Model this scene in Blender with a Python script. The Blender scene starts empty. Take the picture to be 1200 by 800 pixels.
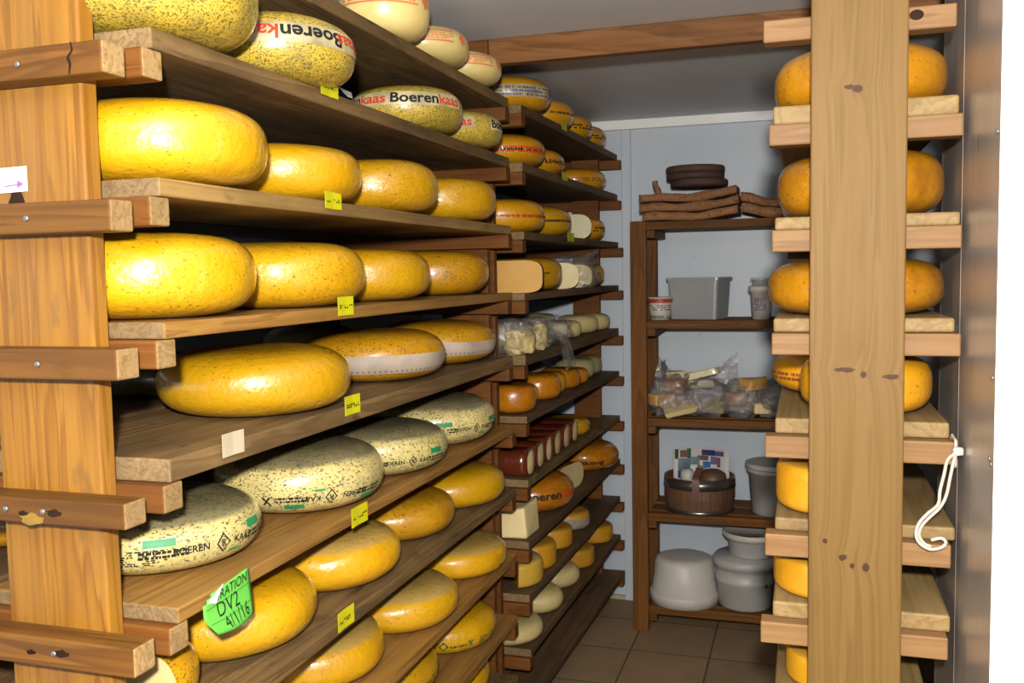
import bpy, bmesh, math, random
from mathutils import Vector, Matrix, noise
S = bpy.context.scene
COL = S.collection
PI = math.pi

# ---------------------------------------------------------------- camera
H = 1.45
yaw, pit, rol, fpx = 0.307304, 0.0741325, 0.0184303, 1089.4
cy_, sy_ = math.cos(yaw), math.sin(yaw); cp_, sp_ = math.cos(pit), math.sin(pit); cr_, sr_ = math.cos(rol), math.sin(rol)
fw = Vector((-sy_*cp_, cy_*cp_, -sp_)); rt = Vector((cy_, sy_, 0)); dn = fw.cross(rt)
r2 = cr_*rt + sr_*dn; d2 = -sr_*rt + cr_*dn
cam_data = bpy.data.cameras.new('camera'); cam = bpy.data.objects.new('camera', cam_data); COL.objects.link(cam)
cam_data.sensor_width = 36.0; cam_data.lens = 36.0*fpx/1200.0; cam_data.clip_start = 0.02
M = Matrix.Identity(4)
for i in range(3):
    M[i][0] = r2[i]; M[i][1] = -d2[i]; M[i][2] = -fw[i]
M[0][3], M[1][3], M[2][3] = 0, 0, H
cam.matrix_world = M
S.camera = cam

# ---------------------------------------------------------------- light
vs = S.view_settings
vs.view_transform = 'Standard'; vs.look = 'None'; vs.gamma = 1.0; vs.exposure = 0.0
try: vs.use_curve_mapping = False
except Exception: pass
W = bpy.data.worlds.new('dim_daylight'); S.world = W; W.use_nodes = True
W.node_tree.nodes['Background'].inputs[0].default_value = (0.72, 0.82, 1.0, 1)
W.node_tree.nodes['Background'].inputs[1].default_value = 0.30
fl = bpy.data.lights.new('camera_flash', 'POINT'); fl.energy = 295; fl.color = (1.0, 0.965, 0.91); fl.shadow_soft_size = 0.03
flo = bpy.data.objects.new('camera_flash', fl); COL.objects.link(flo); flo.location = (0.030, -0.12, H+0.155)

# ---------------------------------------------------------------- materials
MATS = {}
class N:
    def __init__(s, name):
        s.m = bpy.data.materials.new(name); s.m.use_nodes = True
        s.t = s.m.node_tree; s.b = s.t.nodes['Principled BSDF']; s.out = s.t.nodes['Material Output']
        MATS[name] = s.m
    def n(s, typ, **kw):
        x = s.t.nodes.new(typ)
        for k, v in kw.items():
            if k.startswith('i_'):
                x.inputs[int(k[2:]) if k[2:].isdigit() else k[2:].replace('_', ' ')].default_value = v
            else: setattr(x, k, v)
        return x
    def l(s, a, b): s.t.links.new(a, b)
    def coord(s, off=23.0):
        tc = s.n('ShaderNodeTexCoord'); oi = s.n('ShaderNodeObjectInfo')
        mu = s.n('ShaderNodeMath', operation='MULTIPLY', i_1=off); s.l(oi.outputs['Random'], mu.inputs[0])
        ad = s.n('ShaderNodeVectorMath', operation='ADD'); s.l(tc.outputs['Object'], ad.inputs[0]); s.l(mu.outputs[0], ad.inputs[1])
        s.oi = oi; s.tc = tc
        return ad.outputs[0]
    def mapping(s, v, scale, loc=(0,0,0)):
        mp = s.n('ShaderNodeMapping'); s.l(v, mp.inputs[0]); mp.inputs['Scale'].default_value = scale; mp.inputs['Location'].default_value = loc
        return mp.outputs[0]
    def noise(s, v, scale, detail=3, rough=0.5, dist=0.0):
        x = s.n('ShaderNodeTexNoise'); s.l(v, x.inputs['Vector']); x.inputs['Scale'].default_value = scale
        x.inputs['Detail'].default_value = detail; x.inputs['Roughness'].default_value = rough; x.inputs['Distortion'].default_value = dist
        return x.outputs[0]
    def ramp(s, f, stops):
        r = s.n('ShaderNodeValToRGB'); s.l(f, r.inputs[0])
        e = r.color_ramp.elements
        while len(e) < len(stops): e.new(0.5)
        for a, (p, c) in zip(e, stops):
            a.position = p; a.color = (c, c, c, 1) if isinstance(c, (int, float)) else (*c, 1)
        return r.outputs[0]
    def mix(s, f, a, b, mode='MIX'):
        x = s.n('ShaderNodeMix', data_type='RGBA', blend_type=mode)
        for v, i in ((f, 0), (a, 6), (b, 7)):
            if isinstance(v, (int, float)): x.inputs[i].default_value = v
            elif isinstance(v, tuple): x.inputs[i].default_value = (*v, 1)
            else: s.l(v, x.inputs[i])
        return x.outputs[2]
    def bump(s, h, strength=0.3, dist=0.01):
        b = s.n('ShaderNodeBump'); b.inputs['Strength'].default_value = strength; b.inputs['Distance'].default_value = dist
        s.l(h, b.inputs['Height']); s.l(b.outputs[0], s.b.inputs['Normal'])
    def base(s, c):
        if isinstance(c, tuple): s.b.inputs['Base Color'].default_value = (*c, 1)
        else: s.l(c, s.b.inputs['Base Color'])
    def set(s, **kw):
        for k, v in kw.items(): s.b.inputs[k.replace('_', ' ')].default_value = v
        return s

def plain(name, c, rough=0.5, metal=0.0, var=0.08, spec=0.5):
    s = N(name); v = s.coord()
    nz = s.noise(v, 14, 4)
    d = tuple(x*(1-2*var) for x in c); l = tuple(min(1, x*(1+var)) for x in c)
    s.base(s.ramp(nz, [(0.3, d), (0.7, l)])); s.set(Roughness=rough, Metallic=metal, Specular_IOR_Level=spec)
    return s.m

def wood(name, dark, mid, light, axis, rough=0.55, dirt=0.35, dirt_col=(0.09, 0.06, 0.04), fine=1.0, knots=(), spec=0.4):
    s = N(name); v = s.coord(0.0 if knots else 31.0)
    a = 'xyz'.index(axis)
    sc = [9.0*fine]*3; sc[a] = 0.55
    sc2 = [70.0*fine]*3; sc2[a] = 1.6
    sc3 = [3.0]*3; sc3[a] = 1.2
    vin = v
    if knots:                                   # grain bends round each knot
        kf = None
        for (kx, ky, kz, rx, rz) in knots:
            rx *= 1.25; rz *= 1.35
            sb = s.n('ShaderNodeVectorMath', operation='SUBTRACT'); s.l(v, sb.inputs[0]); sb.inputs[1].default_value = (kx, ky, kz)
            ml = s.n('ShaderNodeVectorMath', operation='MULTIPLY'); s.l(sb.outputs[0], ml.inputs[0]); ml.inputs[1].default_value = (1/rx, 0.0, 1/rz)
            le = s.n('ShaderNodeVectorMath', operation='LENGTH'); s.l(ml.outputs[0], le.inputs[0])
            if kf is None: kf = le.outputs['Value']
            else:
                mn = s.n('ShaderNodeMath', operation='MINIMUM'); s.l(kf, mn.inputs[0]); s.l(le.outputs['Value'], mn.inputs[1]); kf = mn.outputs[0]
        nz = s.noise(s.mapping(v, (60, 60, 60)), 1.0, 3)
        ad = s.n('ShaderNodeMath', operation='MULTIPLY_ADD'); s.l(nz, ad.inputs[0]); ad.inputs[1].default_value = 0.9; s.l(kf, ad.inputs[2]); kf = ad.outputs[0]
        g = s.n('ShaderNodeMath', operation='DIVIDE'); g.inputs[0].default_value = 0.02
        a1 = s.n('ShaderNodeMath', operation='ADD'); s.l(kf, a1.inputs[0]); a1.inputs[1].default_value = 0.6; s.l(a1.outputs[0], g.inputs[1])
        cb = s.n('ShaderNodeCombineXYZ'); s.l(g.outputs[0], cb.inputs[0])
        ad2 = s.n('ShaderNodeVectorMath', operation='ADD'); s.l(v, ad2.inputs[0]); s.l(cb.outputs[0], ad2.inputs[1]); vin = ad2.outputs[0]
    g1 = s.noise(s.mapping(vin, sc), 1.0, 4, 0.6, 0.6)
    wv = s.n('ShaderNodeMath', operation='MULTIPLY'); s.l(g1, wv.inputs[0]); wv.inputs[1].default_value = 9.0
    fr = s.n('ShaderNodeMath', operation='FRACT'); s.l(wv.outputs[0], fr.inputs[0])
    rings = s.ramp(fr.outputs[0], [(0.0, 0.25), (0.12, 0.85), (0.6, 0.6), (0.95, 0.2)])
    g2 = s.noise(s.mapping(vin, sc2), 1.0, 3, 0.6)
    mixv = s.mix(0.5, rings, g2)
    col = s.ramp(mixv, [(0.22, dark), (0.5, mid), (0.78, light)])
    # grime: worn patches that belong to the board
    dz = s.noise(s.mapping(v, sc3), 1.6, 6, 0.65)
    df = s.ramp(dz, [(0.42, 0.0), (0.66, dirt)])
    col = s.mix(df, col, dirt_col)
    sp = s.noise(s.mapping(v, tuple(x*8 for x in sc3)), 1.0, 3, 0.6)
    col = s.mix(s.ramp(sp, [(0.62, 0.0), (0.72, dirt*0.9)]), col, tuple(x*0.6 for x in dirt_col))
    if knots:
        col = s.mix(s.ramp(kf, [(0.85, 0.95), (1.5, 0.5), (3.2, 0.0)]), col, (0.035, 0.014, 0.005))
    hv = s.n('ShaderNodeHueSaturation'); s.l(col, hv.inputs['Color'])
    mr = s.n('ShaderNodeMapRange'); s.l(s.oi.outputs['Random'], mr.inputs[0]); mr.inputs[3].default_value = 0.86; mr.inputs[4].default_value = 1.12
    s.l(mr.outputs[0], hv.inputs['Value'])
    s.base(hv.outputs[0]); s.set(Roughness=rough, Specular_IOR_Level=spec)
    s.bump(g2, 0.25, 0.004)
    return s.m

def cheese(name, c1, c2, speck=None, amount=0.62, sscale=95, rough=0.33, mott=7, mott2=None, mott2_amt=(0.5, 0.7), dust_shade=None, bumpy=0.25, coat=0.25, sk=2.6):
    s = N(name); v = s.coord()
    m = s.noise(v, mott, 4, 0.6)
    col = s.ramp(m, [(0.3, c1), (0.7, c2)])
    if mott2:
        m2 = s.noise(v, mott*2.4, 6, 0.75)
        col = s.mix(s.ramp(m2, [(mott2_amt[0], 0.0), (mott2_amt[1], 0.85)]), col, mott2)
    if speck:
        z = s.noise(s.mapping(v, (1, 1, 1.5)), sscale*sk, 2.0, 0.5, 0.5)
        big = s.noise(v, 5, 2)
        ad = s.n('ShaderNodeMath', operation='MULTIPLY_ADD'); s.l(big, ad.inputs[0]); ad.inputs[1].default_value = 0.16; s.l(z, ad.inputs[2])
        col = s.mix(s.ramp(ad.outputs[0], [(amount+0.08, 0.0), (amount+0.12, 0.85)]), col, speck)
    if dust_shade:                                    # dusty film on the upper face; on some wheels part painted shade
        ge = s.n('ShaderNodeTexCoord'); sx = s.n('ShaderNodeSeparateXYZ'); s.l(ge.outputs['Normal'], sx.inputs[0])
        dn_ = s.noise(v, 9, 4)
        ad = s.n('ShaderNodeMath', operation='MULTIPLY_ADD'); s.l(dn_, ad.inputs[0]); ad.inputs[1].default_value = 0.35; s.l(sx.outputs[2], ad.inputs[2])
        col = s.mix(s.ramp(ad.outputs[0], [(0.86, 0.0), (1.0, dust_shade[1])]), col, dust_shade[0])
    hv = s.n('ShaderNodeHueSaturation'); s.l(col, hv.inputs['Color'])
    mr = s.n('ShaderNodeMapRange'); s.l(s.oi.outputs['Random'], mr.inputs[0]); mr.inputs[3].default_value = 0.9; mr.inputs[4].default_value = 1.1
    s.l(mr.outputs[0], hv.inputs['Value'])
    s.base(hv.outputs[0])
    rn = s.noise(v, 22, 4); rr = s.ramp(rn, [(0.3, rough*0.75), (0.75, min(1, rough*1.5))]); s.l(rr, s.b.inputs['Roughness'])
    s.set(Specular_IOR_Level=0.5, Coat_Weight=min(1, coat*2.6), Coat_Roughness=0.13)
    b1 = s.noise(v, 55, 5, 0.62); s.bump(b1, bumpy, 0.007)
    return s.m

ND = (0.045, 0.018, 0.006)
m_post = wood('orange_pine', (0.125, 0.046, 0.004), (0.205, 0.085, 0.008), (0.265, 0.12, 0.013), 'z', 0.5, 0.5, (0.15, 0.080, 0.028), 1.3, spec=0.3)
m_slat = wood('brown_pine_lath', (0.060, 0.022, 0.003), (0.105, 0.041, 0.006), (0.155, 0.066, 0.010), 'x', 0.5, 0.45, (0.055, 0.026, 0.009), spec=0.2)
m_redslat = wood('red_brown_lath', (0.080, 0.025, 0.004), (0.125, 0.042, 0.007), (0.165, 0.062, 0.012), 'x', 0.6, 0.35, (0.06, 0.03, 0.012), spec=0.15)
m_board_pale = wood('pale_worn_board', (0.18, 0.10, 0.028), (0.29, 0.172, 0.052), (0.37, 0.235, 0.08), 'y', 0.6, 0.5, (0.09, 0.058, 0.03), spec=0.25)
m_board_grey = wood('greyed_board', (0.085, 0.049, 0.017), (0.145, 0.085, 0.031), (0.215, 0.132, 0.052), 'y', 0.65, 0.75, (0.05, 0.031, 0.014), spec=0.2)
m_board_orange = wood('orange_board', (0.15, 0.07, 0.012), (0.25, 0.12, 0.024), (0.32, 0.17, 0.04), 'y', 0.55, 0.35, (0.09, 0.05, 0.02), spec=0.3)
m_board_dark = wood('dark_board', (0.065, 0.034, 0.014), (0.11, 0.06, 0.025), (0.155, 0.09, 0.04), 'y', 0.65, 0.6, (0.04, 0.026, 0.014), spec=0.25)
m_rpost = wood('light_knotty_pine', (0.100, 0.055, 0.013), (0.122, 0.067, 0.017), (0.140, 0.079, 0.022), 'z', 0.6, 0.15, (0.10, 0.05, 0.016), 1.6, spec=0.2,
               knots=[(0.06, 0, 1.726, 0.011, 0.005), (0.074, 0, 1.722, 0.011, 0.007), (0.060, 0, 1.287, 0.024, 0.006), (0.086, 0, 1.28, 0.006, 0.007), (0.128, 0, 1.277, 0.018, 0.006), (0.058, 0, 0.985, 0.011, 0.008), (0.072, 0, 0.972, 0.006, 0.006), (0.092, 0, 0.972, 0.009, 0.010), (0.03, 0, 1.01, 0.006, 0.006)])
m_rslat = wood('pale_pine_lath', (0.14, 0.07, 0.024), (0.185, 0.097, 0.035), (0.22, 0.122, 0.048), 'x', 0.6, 0.25, (0.15, 0.07, 0.03), spec=0.25)
m_rboard = wood('pale_pine_board', (0.155, 0.097, 0.032), (0.215, 0.138, 0.05), (0.26, 0.175, 0.072), 'y', 0.6, 0.3, (0.14, 0.08, 0.035), spec=0.25)
m_unit = wood('dark_red_brown_timber', (0.085, 0.032, 0.007), (0.135, 0.052, 0.011), (0.18, 0.075, 0.018), 'z', 0.6, 0.3, (0.05, 0.026, 0.01), spec=0.12)
m_unit_s = wood('dark_red_brown_shelf', (0.085, 0.032, 0.007), (0.135, 0.052, 0.011), (0.18, 0.075, 0.018), 'x', 0.6, 0.3, (0.05, 0.026, 0.01), spec=0.12)
m_beam = wood('brown_beam', (0.12, 0.050, 0.015), (0.19, 0.08, 0.025), (0.25, 0.11, 0.038), 'x', 0.6, 0.3, (0.08, 0.036, 0.015), spec=0.15)

m_yel = cheese('yellow_wax_rind', (0.42, 0.215, 0.003), (0.49, 0.265, 0.004), (0.08, 0.05, 0.006), 0.665, 75, 0.3, bumpy=0.4)
m_yel2 = cheese('yellow_speckled_rind', (0.41, 0.205, 0.003), (0.48, 0.255, 0.005), (0.08, 0.055, 0.007), 0.63, 85, 0.32, bumpy=0.4)
m_yel3 = cheese('brown_mottled_yellow_rind', (0.38, 0.17, 0.003), (0.47, 0.235, 0.005), (0.08, 0.05, 0.007), 0.60, 80, 0.35, mott2=(0.26, 0.13, 0.01), mott2_amt=(0.52, 0.8))
m_org = cheese('orange_wax_rind', (0.46, 0.20, 0.004), (0.56, 0.265, 0.006), (0.15, 0.06, 0.006), 0.66, 60, 0.33, mott2=(0.35, 0.12, 0.004), mott2_amt=(0.55, 0.85))
m_deep = cheese('deep_orange_wax_rind', (0.34, 0.115, 0.004), (0.44, 0.16, 0.006), (0.10, 0.03, 0.004), 0.66, 60, 0.25, mott2=(0.22, 0.065, 0.004), mott2_amt=(0.5, 0.8))
m_rust = cheese('stained_orange_rind', (0.34, 0.135, 0.003), (0.46, 0.20, 0.005), (0.14, 0.05, 0.004), 0.65, 45, 0.3, mott2=(0.20, 0.065, 0.004), mott2_amt=(0.50, 0.72))
m_olive = cheese('olive_speckled_rind', (0.40, 0.275, 0.022), (0.48, 0.335, 0.045), (0.085, 0.065, 0.014), 0.535, 105, 0.38, mott2=(0.16, 0.13, 0.035), mott2_amt=(0.46, 0.72))
m_pale = cheese('pale_cream_rind', (0.52, 0.40, 0.13), (0.60, 0.47, 0.19), None, rough=0.35, bumpy=0.12)
m_herb = cheese('cream_herb_rind', (0.46, 0.365, 0.125), (0.56, 0.45, 0.175), (0.03, 0.032, 0.016), 0.565, 80, 0.28, mott2=(0.24, 0.22, 0.12), mott2_amt=(0.48, 0.75), dust_shade=((0.075, 0.07, 0.045), 0.75), bumpy=0.35)
m_dusty_shaded = cheese('yellow_dusty_shaded_top_rind', (0.50, 0.245, 0.004), (0.58, 0.31, 0.006), (0.22, 0.11, 0.01), 0.66, 70, 0.3, dust_shade=((0.30, 0.235, 0.095), 0.6), bumpy=0.35)  # grey top is part dust, part painted shade of the board above
m_flat = cheese('plain_yellow_coating', (0.44, 0.20, 0.004), (0.52, 0.25, 0.006), None, rough=0.5, coat=0.05, dust_shade=((0.30, 0.17, 0.03), 0.5))
m_white = cheese('whitish_rind', (0.42, 0.32, 0.12), (0.55, 0.44, 0.20), (0.25, 0.16, 0.06), 0.67, 60, 0.5, coat=0.05)
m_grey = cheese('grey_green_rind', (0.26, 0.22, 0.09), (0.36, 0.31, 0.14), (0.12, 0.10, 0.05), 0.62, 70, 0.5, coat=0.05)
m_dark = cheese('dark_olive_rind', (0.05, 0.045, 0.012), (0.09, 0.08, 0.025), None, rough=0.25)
m_red = cheese('dark_red_wax', (0.07, 0.012, 0.004), (0.105, 0.019, 0.007), None, rough=0.18, bumpy=0.15, coat=0.6)
m_cut = cheese('cut_cheese', (0.58, 0.44, 0.19), (0.68, 0.54, 0.27), None, rough=0.5, coat=0.0, bumpy=0.1)
m_cutorg = cheese('cut_orange_cheese', (0.56, 0.30, 0.065), (0.62, 0.34, 0.085), None, rough=0.45, coat=0.0, bumpy=0.05)
m_cutwhite = cheese('cut_pale_cheese', (0.62, 0.55, 0.30), (0.72, 0.65, 0.40), None, rough=0.35, coat=0.4, bumpy=0.5)
m_crumb = cheese('crumbly_cut_cheese', (0.50, 0.37, 0.12), (0.62, 0.48, 0.20), (0.34, 0.22, 0.05), 0.6, 50, 0.55, coat=0.0, bumpy=0.7)
m_gyel = cheese('yellow_crumbly_rind', (0.44, 0.26, 0.02), (0.55, 0.34, 0.04), (0.2, 0.12, 0.02), 0.60, 90, 0.5, dust_shade=((0.30, 0.24, 0.10), 0.8), coat=0.0)

m_ink = plain('black_print', (0.014, 0.014, 0.015), 0.6, spec=0.12)
m_redink = plain('red_print', (0.50, 0.04, 0.015), 0.6, spec=0.15)
m_salmon = plain('faded_red_print', (0.58, 0.16, 0.06), 0.45)
m_green = plain('green_print', (0.012, 0.19, 0.06), 0.55)
m_blue = plain('violet_blue_print', (0.09, 0.07, 0.16), 0.4)
m_maroon = plain('dark_red_print', (0.18, 0.03, 0.02), 0.4)
m_dkgreen = plain('dark_green_print', (0.05, 0.08, 0.02), 0.4)
m_band = plain('whitish_print_band', (0.42, 0.36, 0.19), 0.35, var=0.3)
m_net = plain('pinkish_white_paper_band', (0.34, 0.27, 0.205), 0.6, var=0.15)
m_tag = plain('bright_yellow_paper', (0.50, 0.47, 0.002), 0.6, var=0.03)
m_note = plain('bright_green_paper', (0.10, 0.40, 0.045), 0.6, var=0.05)
m_paper = plain('white_paper', (0.55, 0.52, 0.50), 0.6, var=0.03)
m_creampaper = plain('cream_paper', (0.42, 0.35, 0.24), 0.6, var=0.05)
m_purple = plain('purple_ink', (0.22, 0.06, 0.30), 0.5)
m_lilac = plain('faint_lilac_ink', (0.46, 0.36, 0.46), 0.5)
m_nail = plain('grey_nail', (0.25, 0.24, 0.23), 0.4, 0.8)
m_knot = plain('black_knot', (0.022, 0.010, 0.006), 0.7, var=0.3, spec=0.08)
m_smear = plain('yellow_wax_smear', (0.22, 0.13, 0.008), 0.4, var=0.4)
m_cord = plain('white_cord', (0.42, 0.37, 0.30), 0.8)
m_hide = cheese('brown_bark', (0.22, 0.095, 0.034), (0.33, 0.155, 0.06), (0.10, 0.03, 0.012), 0.58, 60, 0.8, coat=0.0, bumpy=0.6)
m_disc = cheese('dark_brown_wood_disc', (0.05, 0.026, 0.018), (0.085, 0.045, 0.03), None, rough=0.8, coat=0.0, bumpy=0.4)
m_tub = plain('off_white_plastic', (0.53, 0.495, 0.43), 0.45, var=0.03)
m_bucket = plain('grey_white_plastic', (0.42, 0.41, 0.385), 0.45, var=0.04)
m_lidred = plain('red_lid', (0.35, 0.04, 0.035), 0.45)
m_stave = wood('cask_stave', (0.075, 0.036, 0.018), (0.12, 0.058, 0.03), (0.16, 0.082, 0.042), 'z', 0.5, 0.3, (0.05, 0.03, 0.02))
m_hoop = plain('grey_metal_hoop', (0.25, 0.23, 0.21), 0.3, 0.9)
m_leather = plain('brown_leather', (0.12, 0.055, 0.03), 0.5)
m_pipe = plain('olive_pipe', (0.20, 0.20, 0.07), 0.4)
m_blackplastic = plain('black_plastic', (0.02, 0.02, 0.02), 0.4)

def film(name, tint, opac, rough=0.12, bump=0.6):
    s = N(name); v = s.coord()
    tr = s.n('ShaderNodeBsdfTransparent'); gl = s.n('ShaderNodeBsdfGlossy'); gl.inputs['Roughness'].default_value = rough
    df = s.n('ShaderNodeBsdfDiffuse'); df.inputs[0].default_value = (*tint, 1)
    nz = s.noise(v, 28, 4, 0.6, 1.0)
    b = s.n('ShaderNodeBump'); b.inputs['Strength'].default_value = bump; b.inputs['Distance'].default_value = 0.02; s.l(nz, b.inputs['Height'])
    s.l(b.outputs[0], gl.inputs['Normal'])
    m1 = s.n('ShaderNodeMixShader'); m1.inputs[0].default_value = opac; s.l(tr.outputs[0], m1.inputs[1]); s.l(df.outputs[0], m1.inputs[2])
    m2 = s.n('ShaderNodeMixShader'); m2.inputs[0].default_value = 0.10; s.l(m1.outputs[0], m2.inputs[1]); s.l(gl.outputs[0], m2.inputs[2])
    s.l(m2.outputs[0], s.out.inputs['Surface'])
    return s.m
m_film = film('clear_plastic_film', (0.40, 0.37, 0.34), 0.16)
m_film2 = film('dull_plastic_film', (0.33, 0.30, 0.29), 0.36)
m_clearbox = film('frosted_clear_plastic', (0.50, 0.50, 0.50), 0.45, 0.25, 0.05)

m_end = wood('pale_end_grain', (0.15, 0.085, 0.030), (0.235, 0.145, 0.058), (0.29, 0.19, 0.085), 'x', 0.8, 0.4, (0.11, 0.063, 0.026), 2.0, spec=0.08)
m_endb = wood('grey_end_grain', (0.115, 0.07, 0.030), (0.185, 0.118, 0.055), (0.235, 0.158, 0.08), 'y', 0.8, 0.5, (0.08, 0.05, 0.024), 2.0, spec=0.08)
# walls
s = N('white_wall_panel'); v = s.coord(0)
g = s.noise(v, 2.2, 5, 0.6); sp = s.noise(v, 55, 2)
c = s.ramp(g, [(0.3, (0.45, 0.495, 0.55)), (0.7, (0.51, 0.555, 0.61))])
c = s.mix(s.ramp(sp, [(0.74, 0.0), (0.77, 0.5)]), c, (0.2, 0.16, 0.12)); s.base(c); s.set(Roughness=0.45); m_wall = s.m
s = N('grey_ceiling_panel'); v = s.coord(0)
g = s.noise(v, 1.3, 4, 0.6); c = s.ramp(g, [(0.3, (0.52, 0.53, 0.55)), (0.7, (0.60, 0.61, 0.63))])
g3 = s.noise(s.mapping(v, (14, 45, 1)), 1.0, 3, 0.5); c = s.mix(s.ramp(g3, [(0.72, 0.0), (0.78, 0.25)]), c, (0.2, 0.15, 0.08))
s.base(c); s.set(Roughness=0.5); m_ceil = s.m
s = N('white_gloss_paint'); v = s.coord(0); g = s.noise(v, 8, 3); s.base(s.ramp(g, [(0.3, (0.80, 0.79, 0.76)), (0.7, (0.86, 0.855, 0.84))])); s.set(Roughness=0.35); m_whitewall = s.m
s = N('brown_floor_tile'); v = s.coord(0)
br = s.n('ShaderNodeTexBrick', offset=0.0, squash=1.0)
s.l(s.mapping(v, (1, 1, 1), (0.330+0.6+0.003, 0.0, 0)), br.inputs['Vector'])
br.inputs['Scale'].default_value = 1.0; br.inputs['Brick Width'].default_value = 0.297; br.inputs['Row Height'].default_value = 0.312
br.inputs['Mortar Size'].default_value = 0.0035; br.inputs['Mortar Smooth'].default_value = 0.2
br.inputs['Color1'].default_value = (0.30, 0.20, 0.11, 1); br.inputs['Color2'].default_value = (0.27, 0.175, 0.095, 1); br.inputs['Mortar'].default_value = (0.07, 0.045, 0.028, 1)
g = s.noise(v, 6, 6, 0.65); c = s.mix(s.ramp(g, [(0.4, 0.0), (0.75, 0.4)]), br.outputs[0], (0.15, 0.095, 0.05)); s.base(c); s.set(Roughness=0.6, Specular_IOR_Level=0.2); m_floor = s.m
s = N('brushed_steel'); v = s.coord(0)
g = s.noise(s.mapping(v, (120, 120, 1.5)), 1.0, 4, 0.6); g2 = s.noise(v, 5, 5, 0.6)
s.base(s.ramp(g2, [(0.3, (0.40, 0.35, 0.31)), (0.7, (0.50, 0.45, 0.41))])); s.l(s.ramp(g, [(0.3, 0.26), (0.7, 0.38)]), s.b.inputs['Roughness']); s.set(Metallic=0.55); m_steel = s.m

# ---------------------------------------------------------------- helpers
def link(name, me, mat=None, parent=None, loc=None, smooth=False, bevel=0.0):
    o = bpy.data.objects.new(name, me); COL.objects.link(o)
    if mat:
        for m in (mat if isinstance(mat, (list, tuple)) else [mat]): me.materials.append(m)
    if parent: o.parent = parent
    if loc is not None: o.location = loc
    if smooth:
        for p in me.polygons: p.use_smooth = True
    if bevel:
        b = o.modifiers.new('bevel', 'BEVEL'); b.width = bevel; b.segments = 2; b.limit_method = 'ANGLE'
    return o
def mesh(name, vs_, fs):
    me = bpy.data.meshes.new(name); me.from_pydata([tuple(x) for x in vs_], [], fs); me.update()
    bm = bmesh.new(); bm.from_mesh(me); bmesh.ops.recalc_face_normals(bm, faces=bm.faces); bm.to_mesh(me); bm.free()
    return me
def tag(o, label, cat, group=None, kind=None):
    if label: o['label'] = label
    if cat: o['category'] = cat
    if group: o['group'] = group
    if kind: o['kind'] = kind
    return o
def empty(name, loc, label, cat, group=None):
    o = bpy.data.objects.new(name, None); COL.objects.link(o); o.location = loc; o.empty_display_size = 0.05
    return tag(o, label, cat, group)
def boxv(x0, x1, y0, y1, z0, z1):
    return ([(x0,y0,z0),(x1,y0,z0),(x1,y1,z0),(x0,y1,z0),(x0,y0,z1),(x1,y0,z1),(x1,y1,z1),(x0,y1,z1)],
            [(0,3,2,1),(4,5,6,7),(0,1,5,4),(1,2,6,5),(2,3,7,6),(3,0,4,7)])
def box(name, x0, x1, y0, y1, z0, z1, mat, parent=None, bevel=0.002, cx=None):
    """box; for a top-level thing the origin goes to the middle of its underside"""
    if parent is None:
        c = ((x0+x1)/2, (y0+y1)/2, z0)
    else:
        c = (0, 0, 0)
        p = parent
        while p: c = tuple(a+b for a, b in zip(c, p.location)); p = p.parent
    v, f = boxv(x0-c[0], x1-c[0], y0-c[1], y1-c[1], z0-c[2], z1-c[2])
    return link(name, mesh(name, v, f), mat, parent, None if parent else c, False, bevel)
def struct(name, *a, **k):
    o = box(name, *a, **k); o['kind'] = 'structure'; return o
def tube(path, r, seg=8, closed=False):
    vs_, fs = [], []; n = len(path); P_ = [Vector(p) for p in path]
    up = Vector((0.31, 0.2, 0.93)).normalized()
    for i, p in enumerate(P_):
        t = (P_[min(i+1, n-1)] - P_[max(i-1, 0)]).normalized()
        a = t.cross(up).normalized(); b = t.cross(a)
        rr = r[i] if isinstance(r, (list, tuple)) else r
        for k in range(seg):
            w = 2*PI*k/seg; vs_.append(p + a*rr*math.cos(w) + b*rr*math.sin(w))
    for i in range(n-1):
        for k in range(seg):
            fs.append((i*seg+k, i*seg+(k+1)%seg, (i+1)*seg+(k+1)%seg, (i+1)*seg+k))
    fs.append(tuple(range(seg))); fs.append(tuple((n-1)*seg+k for k in range(seg)))
    return vs_, fs
def spline(pts, n=8):
    P_ = [Vector(p) for p in pts]; out = []
    for i in range(len(P_)-1):
        p0, p1, p2, p3 = P_[max(i-1,0)], P_[i], P_[i+1], P_[min(i+2, len(P_)-1)]
        for k in range(n):
            t = k/n
            out.append(0.5*((2*p1) + (p2-p0)*t + (2*p0-5*p1+4*p2-p3)*t*t + (3*p1-p0-3*p2+p3)*t**3))
    out.append(P_[-1]); return out
def lathe(prof, seg=40):
    """closed solid of revolution from (r,z) points; r=0 ends become poles"""
    vs_, fs = [], []; idx = []
    for r, z in prof:
        if r < 1e-6: idx.append([len(vs_)]); vs_.append((0,0,z))
        else:
            idx.append(list(range(len(vs_), len(vs_)+seg)))
            vs_ += [(r*math.cos(2*PI*k/seg), r*math.sin(2*PI*k/seg), z) for k in range(seg)]
    for a, b in zip(idx, idx[1:]):
        for k in range(seg):
            k2 = (k+1) % seg
            if len(a) == 1 and len(b) == 1: continue
            if len(a) == 1: fs.append((a[0], b[k], b[k2]))
            elif len(b) == 1: fs.append((a[k], a[k2], b[0]))
            else: fs.append((a[k], a[k2], b[k2], b[k]))
    return vs_, fs
_dg = None
TXT = {}
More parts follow.
